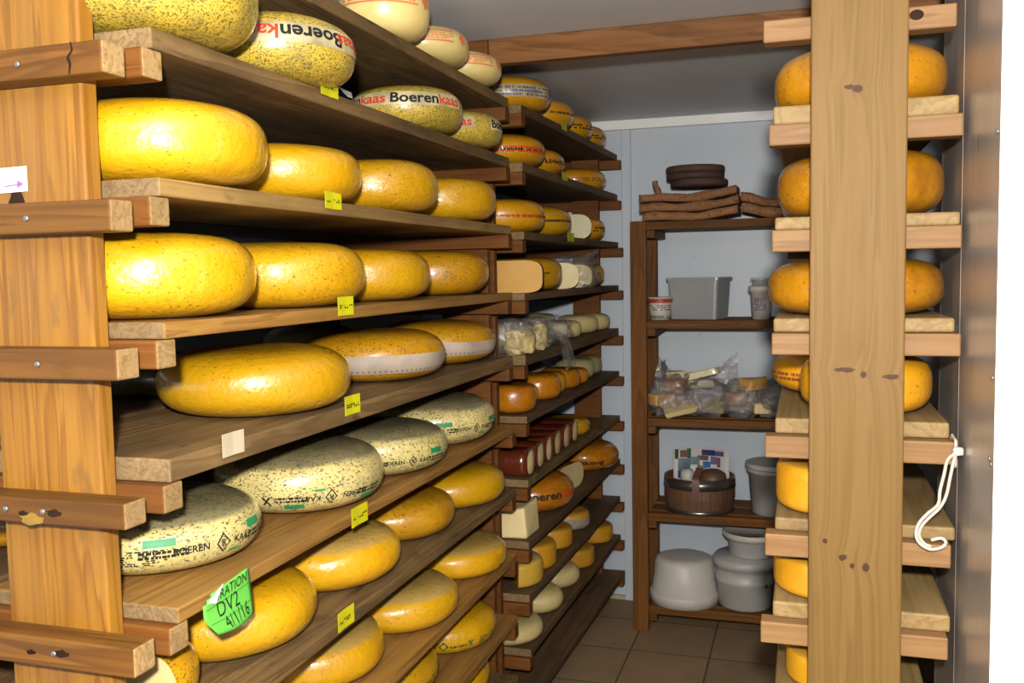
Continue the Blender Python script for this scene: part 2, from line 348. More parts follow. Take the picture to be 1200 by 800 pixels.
def text_geo(body, size, bold=0.0, shear=0.0):
    key = (body, size, bold, shear)
    if key in TXT: return TXT[key]
    cu = bpy.data.curves.new('t', 'FONT'); cu.body = body; cu.size = size; cu.align_x = 'CENTER'; cu.align_y = 'CENTER'; cu.offset = bold; cu.shear = shear; cu.resolution_u = 3
    o = bpy.data.objects.new('t', cu); COL.objects.link(o); bpy.context.view_layer.update()
    me = bpy.data.meshes.new_from_object(o.evaluated_get(bpy.context.evaluated_depsgraph_get()))
    bm = bmesh.new(); bm.from_mesh(me); bmesh.ops.triangulate(bm, faces=bm.faces)
    long_e = [e for e in bm.edges if e.calc_length() > size*0.35]
    for _ in range(2):
        if long_e: bmesh.ops.subdivide_edges(bm, edges=long_e, cuts=1)
        bmesh.ops.triangulate(bm, faces=bm.faces); long_e = [e for e in bm.edges if e.calc_length() > size*0.35]
    bm.verts.ensure_lookup_table(); bm.verts.index_update()
    res = ([v.co.copy() for v in bm.verts], [tuple(v.index for v in f.verts) for f in bm.faces])
    bm.free(); bpy.data.objects.remove(o); bpy.data.curves.remove(cu); bpy.data.meshes.remove(me)
    TXT[key] = res; return res
def rect_geo(x0, x1, y0, y1, nx=6):
    v = []; f = []; ny = max(1, min(16, int(abs(y1-y0)/0.0035)))
    for i in range(nx+1):
        x = x0+(x1-x0)*i/nx; v += [Vector((x, y0+(y1-y0)*j/ny, 0)) for j in range(ny+1)]
    m = ny+1
    for i in range(nx):
        for j in range(ny): f.append((i*m+j, (i+1)*m+j, (i+1)*m+j+1, i*m+j+1))
    return v, f
def join(*gs):
    V, F = [], []
    for v, f in gs:
        o = len(V); V += v; F += [tuple(i+o for i in q) for q in f]
    return V, F
def shift(g, dx, dy): return [Vector((p[0]+dx, p[1]+dy, 0)) for p in g[0]], g[1]

def endgrain(o, axis, mat):
    o.data.materials.append(mat); k = len(o.data.materials)-1
    for p in o.data.polygons:
        if abs(p.normal['xyz'.index(axis)]) > 0.9: p.material_index = k
# ---------------------------------------------------------------- cheese wheels
class Wheel:
    seg = 72; nt = 26
    def __init__(s, R, h, P=3.2, Q=2.2, seed=0, amp=0.018, dome=0.0):
        if P < 4.4: P, Q = 1.15+P*1.12, Q*1.02+0.12
        s.R, s.h, s.P, s.Q, s.seed, s.amp, s.dome = R, h, P, Q, seed*7.13, amp, dome
        s.tab = []; L = 0; last = None
        for i in range(201):
            t = -PI/2+PI*i/200; r, z = s.prof(t)
            if last: L += math.hypot(r-last[0], z-last[1])
            s.tab.append((L, t)); last = (r, z)
        s.mid = s.tab[100][0]
    def prof(s, t):
        c, q = max(0, math.cos(t)), math.sin(t)
        return s.R*c**(2/s.P), s.h/2*(1+math.copysign(abs(q)**(2/s.Q), q))
    def pt(s, th, t):
        r, z = s.prof(t); c, q = math.cos(th), math.sin(th)
        n = noise.noise(Vector((c*1.2+s.seed, q*1.2, t*0.8))) + 0.35*noise.noise(Vector((c*3.1, q*3.1+s.seed, t*2)))
        k = 1+s.amp*n
        top = (z/s.h)
        zz = z*(1+s.amp*1.6*noise.noise(Vector((c*1.1*r/s.R, q*1.1*r/s.R, s.seed+3)))*top) - s.dome*top*(1-(r/s.R)**2)*s.h
        return Vector((r*k*c, r*k*q, zz))
    def t_of(s, d):
        L = s.mid+d
        for (a, ta), (b, tb) in zip(s.tab, s.tab[1:]):
            if b >= L: return ta+(tb-ta)*(L-a)/max(1e-9, b-a)
        return PI/2
    def ts(s): return [-PI/2+PI*i/s.nt for i in range(s.nt+1)]
    def rind(s):
        T = s.ts(); V = [s.pt(0, -PI/2)]; F = []; n = s.seg
        for t in T[1:-1]: V += [s.pt(2*PI*k/n, t) for k in range(n)]
        V.append(s.pt(0, PI/2)); m = len(T)-2
        for k in range(n):
            k2 = (k+1) % n
            F.append((0, 1+k2, 1+k)); F.append((len(V)-1, 1+(m-1)*n+k, 1+(m-1)*n+k2))
            for j in range(m-1): F.append((1+j*n+k, 1+j*n+k2, 1+(j+1)*n+k2, 1+(j+1)*n+k))
        return V, F
    def sector(s, a0, a1):
        """rind of a piece from angle a0 to a1, and its two cut faces"""
        T = s.ts(); n = max(6, int(s.seg*(a1-a0)/(2*PI))); V, F = [], []; m = len(T)
        for k in range(n+1):
            V += [s.pt(a0+(a1-a0)*k/n, t) for t in T]
        for k in range(n):
            for j in range(m-1): F.append((k*m+j, (k+1)*m+j, (k+1)*m+j+1, k*m+j+1))
        cv, cf = [], []
        for a in (a0, a1):
            o = len(cv); ring = [s.pt(a, t) for t in T]; ax0 = Vector((0,0,ring[0].z)); ax1 = Vector((0,0,ring[-1].z))
            ns = 8
            for i in range(ns+1):
                for j in range(m):
                    ax = ax0.lerp(ax1, j/(m-1)); cv.append(ax.lerp(ring[j], i/ns))
            for i in range(ns):
                for j in range(m-1): cf.append((o+i*m+j, o+i*m+j+1, o+(i+1)*m+j+1, o+(i+1)*m+j))
        return (V, F), (cv, cf)
    def wrap(s, geo, th0, y0=0.0, flip=False, lift=0.0012, tilt=0.0):
        V = []
        for p in geo[0]:
            x, y = (-p[0], -p[1]) if flip else (p[0], p[1])
            y += y0 + tilt*x
            th = th0 + x/s.R; t = s.t_of(y)
            a = s.pt(th, t); b = s.pt(th+0.02, t); c = s.pt(th, min(PI/2-0.01, t+0.03))
            nn = (b-a).cross(c-a).normalized(); V.append(a+nn*lift)
        return V, geo[1]

def wheel(name, x, y, z, R, h, mat, label, group=None, P=3.2, Q=2.2, seed=None, amp=0.018, cat='cheese', dome=0.0, prints=None):
    wheel.n += 1
    w = Wheel(R, h, P, Q, wheel.n if seed is None else seed, amp, dome)
    if prints is None:
        o = link(name, mesh(name, *w.rind()), mat, None, (x, y, z), True); tag(o, label, cat, group)
        w.o = o
    else:
        o = empty(name, (x, y, z), label, cat, group); w.o = o
        link('rind', mesh('rind', *w.rind()), mat, o, None, True)
    w.face = math.atan2(-y, -x)       # bearing of the aisle end where one walks in
    if prints: prints(w)
    return w
wheel.n = 0
def stamp(w, name, geos, mat, label=None):
    V, F = join(*geos)
    o = link(name, mesh(name, V, F), mat, w.o, None, False)
    if label: o['label'] = label
    return o
def D(a): return math.radians(a)

# print styles ------------------------------------------------------
def farm_print(th_deg, flip, size=0.03, y0=0.0, reps=(0,), band=True, black='Boeren', red='kaas', tilt=0.0):
    def f(w):
        gb, gr, gw = [], [], []
        for rp in reps:
            th = w.face + D(th_deg) + rp
            sg = -1 if flip else 1
            b = text_geo(black, size*1.06, size*0.028); r_ = text_geo(red, size*1.06, size*0.022)
            b, r_ = [([Vector((p[0], p[1]*0.80, 0)) for p in q[0]], q[1]) for q in (b, r_)]
            wb = max(p[0] for p in b[0]); wr = max(p[0] for p in r_[0])
            gb.append(w.wrap(b, th, y0, flip, 0.0016, tilt))
            gr.append(w.wrap(shift(r_, wb+wr+size*0.06, 0), th, y0, flip, 0.0016, tilt))
            if band: gw.append(w.wrap(rect_geo(-wb*1.1, wb+wr*2+size*0.3, -size*0.42, size*0.46, 28), th, y0, flip, 0.0009, tilt))
        if gw: stamp(w, 'print_band', gw, m_band, 'whitish band under the lettering')
        for a, b in zip(gb, gr): stamp(w, 'black_lettering', [a], m_ink); stamp(w, 'red_lettering', [b], m_redink)
    return f
def dashes(rng, x0, x1, y0, y1, rows, fill=0.75):
    gs = []
    for k in range(rows):
        ya = y0+(y1-y0)*k/rows; yb = ya+(y1-y0)/rows*0.62; x = x0
        while x < x1:
            l = rng.uniform(0.002, 0.009)
            if rng.random() < fill: gs.append(rect_geo(x, min(x1, x+l), ya, yb, 2))
            x += l+rng.uniform(0.0008, 0.003)
    return gs
def line_print(mat, mat2=None, span=60, y0=-0.012, y1=0.012, rows=2, off=0, name='print_line', fill=0.8, label=None, band=None):
    def f(w):
        rng = random.Random(wheel.n*11)
        L = w.R*D(span); th = w.face+D(off)
        if band: stamp(w, 'print_band', [w.wrap(rect_geo(-L, L, y0-0.004, y1+0.003, 36), th, 0, False, 0.0006)], band)
        stamp(w, name, [w.wrap(g, th, 0, False, 0.0012) for g in dashes(rng, -L, L, y0, y1, rows, fill)], mat, label)
        if mat2: stamp(w, 'lower_print_line', [w.wrap(g, th, 0, False, 0.0016) for g in dashes(rng, -L, L, y0+(y1-y0)*0.2, y1*0.4, 1, 0.75)], mat2)
    return f
def paper_band(y0, y1, span=75, off=10, dots=True):
    def f(w):
        L = w.R*D(span); th = w.face+D(off)
        stamp(w, 'paper_band', [w.wrap(rect_geo(-L, L, y0, y1, 44), th, 0, False, 0.0012)], m_net, 'whitish paper band')
        if dots:
            gs = []; x = -L
            while x < L:
                gs.append(w.wrap(rect_geo(x, x+0.003, y0+0.006, y0+0.009, 1), th, 0, False, 0.0018)); x += 0.0125
            stamp(w, 'dotted_line', gs, m_ink)
    return f
def diamond(sz, t=0.0016):
    a = [Vector((sz*0.8*math.sin(k*PI/2), sz*math.cos(k*PI/2), 0)) for k in range(4)]; b = [p*(1-t/sz*2.2) for p in a]
    V = a+b; F = [(k, (k+1) % 4, 4+(k+1) % 4, 4+k) for k in range(4)]
    return join((V, F), text_geo('R', sz*0.9, 0.0004))
def herb_print(th_deg, y0, flip, tilt=0.0, size=0.0125, fuzzy=False):
    def f(w):
        rng = random.Random(wheel.n); th = w.face+D(th_deg)
        k, g, q = [], [], []
        u = size
        k.append(w.wrap(shift(text_geo('BOEREN', u, u*0.02), -4.1*u*0.62-u*0.9, 0), th, y0, flip, 0.0014, tilt))
        k.append(w.wrap(shift(text_geo('KAAS', u, u*0.02), 3.1*u*0.55+u*0.9, 0), th, y0, flip, 0.0014, tilt))
        k.append(w.wrap(diamond(u*1.05), th, y0, flip, 0.0014, tilt))
        for sx in (-1, 1):
            x0, x1 = (-0.118, -0.06) if sx < 0 else (0.05, 0.10)
            g.append(w.wrap(rect_geo(x0, x1-0.012, 0.010, 0.021, 8), th, y0, flip, 0.0014, tilt))
            k += [w.wrap(d_, th, y0, flip, 0.0016, tilt) for d_ in dashes(rng, x0-0.006, x1+0.004, -0.006, 0.007, 2, 0.9)]
        g.append(w.wrap(rect_geo(0.012, 0.032, -0.017, -0.013, 4), th, y0, flip, 0.0014, tilt))
        k.append(w.wrap(shift(text_geo('X', u*1.5, u*0.05), 0.118, 0), th, y0, flip, 0.0014, tilt))
        if fuzzy: q += [w.wrap(d_, th, y0, flip, 0.0010, tilt) for d_ in dashes(rng, -0.19, -0.085, -0.016, 0.008, 7, 0.42)]
        stamp(w, 'black_lettering', k+q, m_ink); 
        for a in g: stamp(w, 'green_patch', [a], m_green)
    return f
def crest_print(th_deg, y0, tilt=0.0):
    def f(w):
        rng = random.Random(5); th = w.face+D(th_deg); k = []
        for x, sz in ((-0.075, 0.014), (0.085, 0.012)):
            a = [Vector((x+sz*math.sin(j*PI/2), sz*math.cos(j*PI/2), 0)) for j in range(4)]
            k.append(w.wrap((a, [(0, 1, 2, 3)]), th, y0, False, 0.0014, tilt))
        k += [w.wrap(d_, th, y0, False, 0.0014, tilt) for d_ in dashes(rng, -0.058, -0.012, -0.005, 0.005, 1, 1.0)]
        k.append(w.wrap(text_geo('X', 0.022, 0.0007), th, y0, False, 0.0014, tilt))
        k += [w.wrap(d_, th, y0, False, 0.0014, tilt) for d_ in dashes(rng, 0.03, 0.052, -0.012, 0.012, 4, 0.9)]
        k += [w.wrap(d_, th, y0, False, 0.0014, tilt) for d_ in dashes(rng, 0.056, 0.072, 0.0, 0.006, 1, 0.9)]
        stamp(w, 'dark_green_print', k, m_dkgreen)
    return f

# ================================================================ SETTING
struct('floor', -1.7, 1.2, -0.8, 4.1, -0.05, 0.0, m_floor, bevel=0)
bpy.data.objects['floor'].location = (0, 0, 0); 
for v_ in bpy.data.objects['floor'].data.vertices: v_.co += Vector((-0.25, 1.65, -0.05))
struct('ceiling', -1.7, 1.2, -0.8, 4.1, 2.085, 2.135, m_ceil, bevel=0)
struct('wall_back', -1.7, 1.2, 3.98, 4.10, 0, 2.085, m_wall, bevel=0)
struct('wall_left', -1.82, -1.7, -0.8, 4.1, 0, 2.085, m_wall, bevel=0)
struct('wall_right', 0.66, 0.78, 1.50, 3.98, 0, 2.085, m_wall, bevel=0)
struct('wall_front', 0.2352, 1.2, 1.335, 1.46, 0, 2.085, m_whitewall, bevel=0)
struct('trim_1', -1.7, 0.66, 3.955, 3.98, 2.045, 2.085, m_whitewall, bevel=0.003)
struct('trim_2', -0.755, -0.715, 3.962, 3.98, 0.0, 2.045, m_wall, bevel=0.003)
struct('baseboard_back', -1.7, 0.66, 3.965, 3.98, 0.0, 0.018, m_creampaper, bevel=0.002)
# steel lining of the door opening: a panel in two sheets with a rear edge
st = empty('steel_panel', (0.235, 1.6, 0.0), 'tall brushed steel panel on the right, next to the white wall', 'panel')
box('front_sheet', 0.235, 0.25, 1.336, 1.636, 0.0, 2.08, m_steel, st, 0.001)
box('rear_sheet', 0.237, 0.25, 1.64, 1.88, 0.0, 2.08, m_steel, st, 0.001)
box('seam_strip', 0.2345, 0.2372, 1.6355, 1.6405, 0.0, 2.08, m_steel, st, 0.001)
box('edge_strip', 0.2368, 0.252, 1.8805, 1.886, 0.0, 2.08, m_steel, st, 0.001)
for z_ in (1.62, 1.30, 1.185, 1.19):
    v, f = lathe([(0, 0), (0.004, 0.0006), (0.003, 0.002), (0, 0.0028)], 12)
    v = [(-p[2]+0.0, p[0]-0.25+0.012*(z_ == 1.19), p[1]+z_) for p in v]
    link('screw', mesh('screw', v, f), m_nail, st, None, True)
v, f = tube([(0.30, 2.12, 0.0), (0.30, 2.12, 1.0), (0.30, 2.12, 2.085)], 0.014, 14)
pp = link('vertical_pipe', mesh('vertical_pipe', [(a[0]-0.30, a[1]-2.12, a[2]) for a in v], f), m_pipe, None, (0.30, 2.12, 0), True)
tag(pp, 'thin olive green pipe standing in the dark gap beside the steel panel', 'pipe')

# ================================================================ LEFT RACKS
LEV = dict(A=1.937, B=1.772, C=1.581, D=1.393, E=1.212, F=1.010, G=0.827, H=0.635, I=0.450, J=0.270, K=0.12)
LEV2 = dict(A=1.940, B=1.772, C=1.570, D=1.387, E=1.203, F=1.018, G=0.825, H=0.635, I=0.470, J=0.300, K=0.140)
ORD = ['topmost', 'second', 'third', 'fourth', 'fifth', 'sixth', 'seventh', 'eighth', 'ninth', 'tenth', 'lowest']
THK = dict(A=0.026, B=0.027, C=0.024, D=0.022, E=0.032, F=0.022, G=0.024, H=0.024, I=0.024, J=0.024, K=0.024)

def post(parent, x0, x1, y0, y1, z0, z1, mat): return box('post', x0, x1, y0, y1, z0, z1, mat, parent, 0.003)
near = empty('cheese_rack', (-0.95, 1.8, 0.0), 'tall near wooden cheese rack of orange posts and nailed cross laths at left', 'rack')
post(near, -1.038, -0.873, 0.975, 1.003, 0, 2.08, m_post)
post(near, -1.50, -1.40, 0.975, 1.003, 0, 2.08, m_post)
post(near, -1.02, -0.876, 2.54, 2.568, 0, 2.08, m_redslat)
post(near, -1.50, -1.40, 2.54, 2.568, 0, 2.08, m_redslat)
OUT = dict(A=1.905, B=1.737, C=1.548, D=1.365, E=1.173, F=0.989, G=0.79, H=0.60, I=0.42, J=0.24)
rng = random.Random(3)
for k, z in OUT.items():
    e = {'B': 0, 'C': 0, 'D': 0.0, 'E': 0.0, 'F': 0.0}.get(k, 0)
    hh = 0.039 if k in 'BCDF' else 0.034
    sl = box('outer_lath', -1.52, -0.800-rng.uniform(0, 0.006), 0.933, 0.974, z-hh, z, m_slat, near, 0.003); endgrain(sl, 'x', m_end)
    for nx in (-0.93, -0.99) if k in 'BCE' else (-0.925,):
        v, f = lathe([(0, 0), (0.0045, 0.0), (0.0035, 0.0018), (0, 0.0024)], 12)
        link('nail', mesh('nail', [(p[0]+nx+0.95, -p[2]+0.933-1.8, p[1]+z-hh*0.5) for p in v], f), m_nail, sl, None, True)
    if k in 'EF':
        for (kx, kr, kz, mm, nm) in ((-0.912, 0.009, 0.018, m_knot, 'knot'), (-0.962, 0.006, 0.021, m_knot, 'knot')) + (((-0.948, 0.014, 0.028, m_smear, 'wax_smear'),) if k == 'E' else ()):
            V = [(kx+0.95+kr*math.cos(2*PI*i/16)*(1.3+0.3*math.sin(i*2.1)), 0.9327-1.8, z-kz+kr*0.55*math.sin(2*PI*i/16)*(1+0.2*math.cos(i*1.7))) for i in range(16)]
            link(nm, mesh(nm, V, [tuple(range(16))]), mm, sl)
    if k == 'B':
        pts = [(-0.848, z+0.0), (-0.846, z-0.010), (-0.853, z-0.018), (-0.850, z-0.026), (-0.852, z-0.038)]
        V = []
        for i, (a, b) in enumerate(pts):
            wd = (0.0012, 0.0018, 0.0026, 0.002, 0.001)[i]; V += [(a-wd+0.95, 0.9327-1.8, b), (a+wd+0.95, 0.9327-1.8, b)]
        link('crack', mesh('crack', V, [(2*i, 2*i+1, 2*i+3, 2*i+2) for i in range(4)]), m_knot, sl)
for k, z in LEV.items():
    zt = z - THK[k] - 0.0005
    il = box('inner_lath', -1.52, -0.800-rng.uniform(-0.003, 0.004), 1.004, 1.044, zt-0.038, zt, m_redslat, near, 0.003); endgrain(il, 'x', m_end)
    box('far_lath', -1.52, -0.800-rng.uniform(-0.003, 0.004), 2.497, 2.537, zt-0.038, zt, m_redslat, near, 0.003)
# dark knot in the near post, below the paper arrow
V = [(math.cos(2*PI*i/20)*0.0135*(1+0.1*math.sin(3*i))-0.985+0.95, 0.9746-1.8, 1.546+max(-0.002, math.sin(2*PI*i/20)*0.024)) for i in range(20)]
link('knot', mesh('knot', V, [tuple(range(20))]), m_knot, near)

far = empty('cheese_rack', (-0.95, 3.3, 0.0), 'far wooden cheese rack with dark boards, against the back wall', 'rack')
post(far, -1.02, -0.876, 2.60, 2.628, 0, 1.98, m_redslat); post(far, -1.50, -1.40, 2.60, 2.628, 0, 1.98, m_redslat)
post(far, -0.952, -0.836, 3.87, 3.90, 0, 1.98, m_redslat); post(far, -1.50, -1.40, 3.87, 3.90, 0, 1.98, m_redslat)
for k, z in LEV2.items():
    zt = z - THK[k] - 0.0005
    box('near_lath', -1.52, -0.795-rng.uniform(-0.003, 0.004), 2.632, 2.672, zt-0.038, zt, m_redslat, far, 0.003)
    box('far_lath', -1.52, -0.748-rng.uniform(-0.004, 0.004), 3.905, 3.945, zt-0.038, zt, m_redslat, far, 0.003)
BM = dict(A=m_board_grey, B=m_board_grey, C=m_board_pale, D=m_board_orange, E=m_board_grey, F=m_board_orange, G=m_board_grey, H=m_board_orange, I=m_board_orange, J=m_board_grey, K=m_board_dark)
def board(name, x0n, x0f, depth, y0, y1, z, th, mat, label, group):
    c = ((x0n-depth/2), (y0+y1)/2, z-th)
    n = 12; V = []; F = []
    for i in range(n+1):
        u = i/n; y = y0+(y1-y0)*u-c[1]; xf = x0n+(x0f-x0n)*u
        wob = 0.0012*math.sin(7*u+z*9)
        for (x, zz) in ((xf-depth, 0), (xf, 0), (xf, th), (xf-depth, th)): V.append((x-c[0]+(wob if x == xf else 0), y, zz))
    for i in range(n):
        for j in range(4): F.append((i*4+j, i*4+(j+1) % 4, (i+1)*4+(j+1) % 4, (i+1)*4+j))
    F += [(0, 1, 2, 3), (n*4+3, n*4+2, n*4+1, n*4)]
    o = link(name, mesh(name, V, F), mat, None, c, False, 0.0025); endgrain(o, 'y', m_endb); return tag(o, label, 'shelf board', group)
NAMEB = dict(A='under the pale cream cheeses', B='under the olive cheeses with black lettering', C='under the upper row of plain yellow wheels', D='orange-brown, under the lower row of plain yellow wheels',
  E='worn grey-brown, under the big banded yellow wheels', F='under the speckled herb cheeses, with the green note', G='brown, under the dusty-topped yellow wheels', H='orange-brown, under the yellow wheels with greyish tops', I='under the wheels with dark green print', J='at the bottom edge of the photo')
NAMEF = dict(A='highest, under the wheel with a violet band', B='second from top', C='under the white cut cheese in film', D='under the half cheese with pale cut face', E='under the bagged cheese chunks', F='under the small orange cheeses', G='under the dark red loaves', H='under the orange lettered cheese', I='under the small flat yellow wheels', J='under the whitish cheeses', K='empty, lowest, just above the floor')
for k, z in LEV.items():
    if k in NAMEB:
        board('shelf_board', -0.80, -0.80, 0.325, 1.02, 2.53, z, THK[k], BM[k], 'long board of the near rack, ' + NAMEB[k], 'front boards of the near rack')
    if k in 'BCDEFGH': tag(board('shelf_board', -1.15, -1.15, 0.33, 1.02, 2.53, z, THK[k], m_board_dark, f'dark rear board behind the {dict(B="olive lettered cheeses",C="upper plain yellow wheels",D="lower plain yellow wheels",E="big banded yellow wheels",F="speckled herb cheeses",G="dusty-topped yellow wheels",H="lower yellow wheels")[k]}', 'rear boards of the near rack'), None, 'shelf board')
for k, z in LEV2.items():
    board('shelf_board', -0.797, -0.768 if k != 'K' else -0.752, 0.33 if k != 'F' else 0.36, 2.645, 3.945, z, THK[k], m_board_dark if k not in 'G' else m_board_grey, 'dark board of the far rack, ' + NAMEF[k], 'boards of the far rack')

# ceiling beam
bm_ = box('ceiling_beam', -0.83, 0.30, 2.45, 2.485, 2.016, 2.084, m_beam, None, 0.003); tag(bm_, 'long brown timber beam running across under the grey ceiling', 'beam')
bl = box('timber_block', -0.90, -0.832, 2.448, 2.49, 1.99, 2.084, m_redslat, None, 0.003); tag(bl, 'short brown timber block at the left end of the ceiling beam', 'block')

# ---------------------------------------------------------------- cheeses, near rack
def NR(k): return LEV[k]
G_ = 'round_cheese'
def red_block(off):
    def f(w):
        rng_ = random.Random(wheel.n*3); th = w.face+D(off); g = []
        L = w.R*1.15
        for ya, yb in ((0.020, 0.0235), (-0.004, -0.0005)): g.append(w.wrap(rect_geo(-L, L*0.6, ya, yb, 20), th, 0, False, 0.0013))
        g += [w.wrap(d_, th, 0, False, 0.0013) for d_ in dashes(rng_, -L, L*0.6, 0.002, 0.018, 3, 0.85)]
        a = [Vector((L*0.85+0.016*math.cos(2*PI*k/10)*(1 if k % 2 else 0.6), 0.008+0.018*math.sin(2*PI*k/10)*(1 if k % 2 else 0.6), 0)) for k in range(10)]
        g.append(w.wrap((a, [tuple(range(10))]), th, 0, False, 0.0013))
        stamp(w, 'red_print', g, m_salmon)
    return f
wheel(G_, -0.846, 1.823, NR('A'), 0.096, 0.121, m_pale, 'pale cream round cheese with faded red print, cut off by the top of the photo', 'pale cheeses on the top board', 2.5, 2.2, prints=red_block(5))
wheel(G_, -0.868, 2.082, NR('A'), 0.110, 0.085, m_pale, 'pale cream cheese with red print, middle of the three on the top board', 'pale cheeses on the top board', 2.5, 2.1, prints=red_block(0))
wheel(G_, -0.873, 2.335, NR('A'), 0.112, 0.083, m_pale, 'pale cream cheese with red print, farthest of the three on the top board', 'pale cheeses on the top board', 2.5, 2.1, prints=red_block(10))
g = 'olive cheeses with lettering'
wheel(G_, -0.869, 1.119, NR('B'), 0.140, 0.132, m_olive, 'large olive speckled cheese at top left, lettering upside down, cut off by the frame', g, 2.7, 2.1, prints=farm_print(28, True, 0.040, 0.024, (0, -1.15)))
wheel(G_, -0.865, 1.429, NR('B'), 0.132, 0.110, m_olive, 'olive speckled cheese with upside-down black lettering above a yellow tag', g, 2.7, 2.1, prints=farm_print(27, True, 0.037, 0.010, (0, 1.30)))
wheel(G_, -0.888, 2.017, NR('B'), 0.132, 0.102, m_olive, 'olive speckled cheese with upright black and red lettering, third on its board', g, 2.7, 2.1, prints=farm_print(9, False, 0.036, 0.012, (0, -1.42)))
wheel(G_, -0.891, 2.320, NR('B'), 0.132, 0.096, m_olive, 'smaller olive cheese at the far end of the near rack, red lettering ending', g, 2.7, 2.1, prints=farm_print(-28, False, 0.034, 0.008, (0, 1.75)))
g = 'plain yellow wheels, upper row'
wheel(G_, -0.902, 1.16, NR('C'), 0.151, 0.117, m_yel, 'big glossy plain yellow wheel beside the post, upper yellow row', g, 3.0, 2.4)
wheel(G_, -0.92, 1.522, NR('C'), 0.144, 0.104, m_yel, 'yellow wheel second from the post in the upper yellow row', g)
wheel(G_, -0.907, 1.866, NR('C'), 0.145, 0.113, m_yel2, 'yellow speckled wheel third from the post in the upper yellow row', g)
wheel(G_, -0.91, 2.271, NR('C'), 0.146, 0.112, m_yel2, 'yellow wheel fourth from the post, far end of the upper yellow row', g)
g = 'plain yellow wheels, lower row'
wheel(G_, -0.942, 1.158, NR('D'), 0.164, 0.124, m_yel, 'big glossy yellow wheel beside the post, lower yellow row', g, 3.0, 2.4)
wheel(G_, -0.945, 1.527, NR('D'), 0.164, 0.119, m_yel2, 'dark-speckled yellow wheel second from the post in the lower yellow row', g)
wheel(G_, -0.94, 1.869, NR('D'), 0.152, 0.114, m_yel2, 'yellow wheel third from the post in the lower yellow row', g)
wheel(G_, -0.954, 2.315, NR('D'), 0.150, 0.117, m_yel3, 'brown-mottled yellow wheel at the far end of the lower yellow row', g)
g = 'large wheels on the worn board'
wheel(G_, -0.94, 1.44, NR('E'), 0.169, 0.115, m_yel, 'largest flat yellow wheel, without a band, on the worn grey-brown board', g, 2.8, 2.1)
wheel(G_, -0.951, 1.943, NR('E'), 0.162, 0.112, m_yel3, 'yellow wheel with a clear whitish dotted paper band, worn board', g, 2.8, 2.1, prints=paper_band(-0.034, 0.008, 80, 22))
wheel(G_, -0.954, 2.327, NR('E'), 0.161, 0.113, m_yel3, 'yellow wheel with a faint whitish band, far end of the worn board', g, 2.8, 2.1, prints=paper_band(-0.030, 0.006, 80, 22))
g = 'herb cheeses'
wheel(G_, -0.976, 1.214, NR('F'), 0.154, 0.100, m_herb, 'cream black-speckled herb cheese beside the post, with black and green print', g, 2.8, 2.0, prints=herb_print(34, -0.004, False, 0.0, 0.0145, fuzzy=True))
wheel(G_, -0.943, 1.583, NR('F'), 0.163, 0.119, m_herb, 'large cream herb cheese second from the post, print low on its side', g, 2.7, 2.0, prints=herb_print(20, -0.018, True, 0.0, 0.0145))
wheel(G_, -0.931, 1.905, NR('F'), 0.160, 0.108, m_herb, 'cream herb cheese third from the post, black and green printed', g, 2.7, 2.0, prints=herb_print(28, -0.014, False, 0.0))
wheel(G_, -0.942, 2.264, NR('F'), 0.164, 0.121, m_herb, 'dark-speckled cream herb cheese at the far end of its board', g, 2.7, 2.0, prints=herb_print(42, -0.010, False, 0.0))
g = 'dusty-topped wheels'
wheel(G_, -0.96, 1.345, NR('G'), 0.160, 0.109, m_yel, 'big yellow wheel behind and below the green note', g, 2.9, 2.0)
wheel(G_, -0.945, 1.68, NR('G'), 0.152, 0.109, m_dusty_shaded, 'yellow wheel with a dusty whitish top, second after the green note', g, 2.7, 2.0)
wheel(G_, -0.955, 2.032, NR('G'), 0.151, 0.100, m_yel3, 'yellow wheel third on the board below the herb cheeses', g, 2.9, 2.1)
wheel(G_, -0.932, 2.347, NR('G'), 0.152, 0.099, m_yel, 'smooth yellow wheel at far end of the board below the herb cheeses', g, 2.9, 2.1)
g = 'lower yellow wheels'
wheel(G_, -0.972, 1.66, NR('H'), 0.148, 0.101, m_dusty_shaded, 'yellow wheel at the bottom edge under the lowest yellow tag', g, 3.4, 2.2)
wheel(G_, -0.931, 1.971, NR('H'), 0.153, 0.098, m_dusty_shaded, 'yellow wheel with a grey glossy top, middle of its low board', g, 3.0, 2.0)
wheel(G_, -0.932, 2.355, NR('H'), 0.150, 0.089, m_dusty_shaded, 'flat yellow wheel with greyish flat top, far end of its low board', g, 4.5, 2.6)
wheel(G_, -0.985, 1.985, NR('I'), 0.145, 0.102, m_yel2, 'yellow wheel cut off by the bottom edge, green print at its right', g, 2.8, 2.0, prints=crest_print(62, -0.005))
wheel(G_, -0.946, 2.300, NR('I'), 0.148, 0.099, m_yel, 'yellow wheel with a row of dark green printed crests', g, 2.8, 2.0, prints=crest_print(30, -0.010))
wheel(G_, -0.99, 2.38, NR('J'), 0.146, 0.102, m_yel, 'yellow wheel lowest in view at the bottom edge beside the far rack', g, 2.8, 2.0)
# half cheese at bottom left, cut face towards the aisle end
w = Wheel(0.112, 0.098, 2.8, 2.0, 41)
h0 = empty('half_cheese', (-0.945, 1.068, NR('G')), 'cut yellow cheese with pale face under the near lath at bottom left', 'cheese')
(a, b) = w.sector(D(-5), D(165)); h0.rotation_euler = (0, 0, D(-2))
link('rind', mesh('rind', *a), m_yel3, h0, None, True); link('cut_face', mesh('cut_face', *b), m_cut, h0)
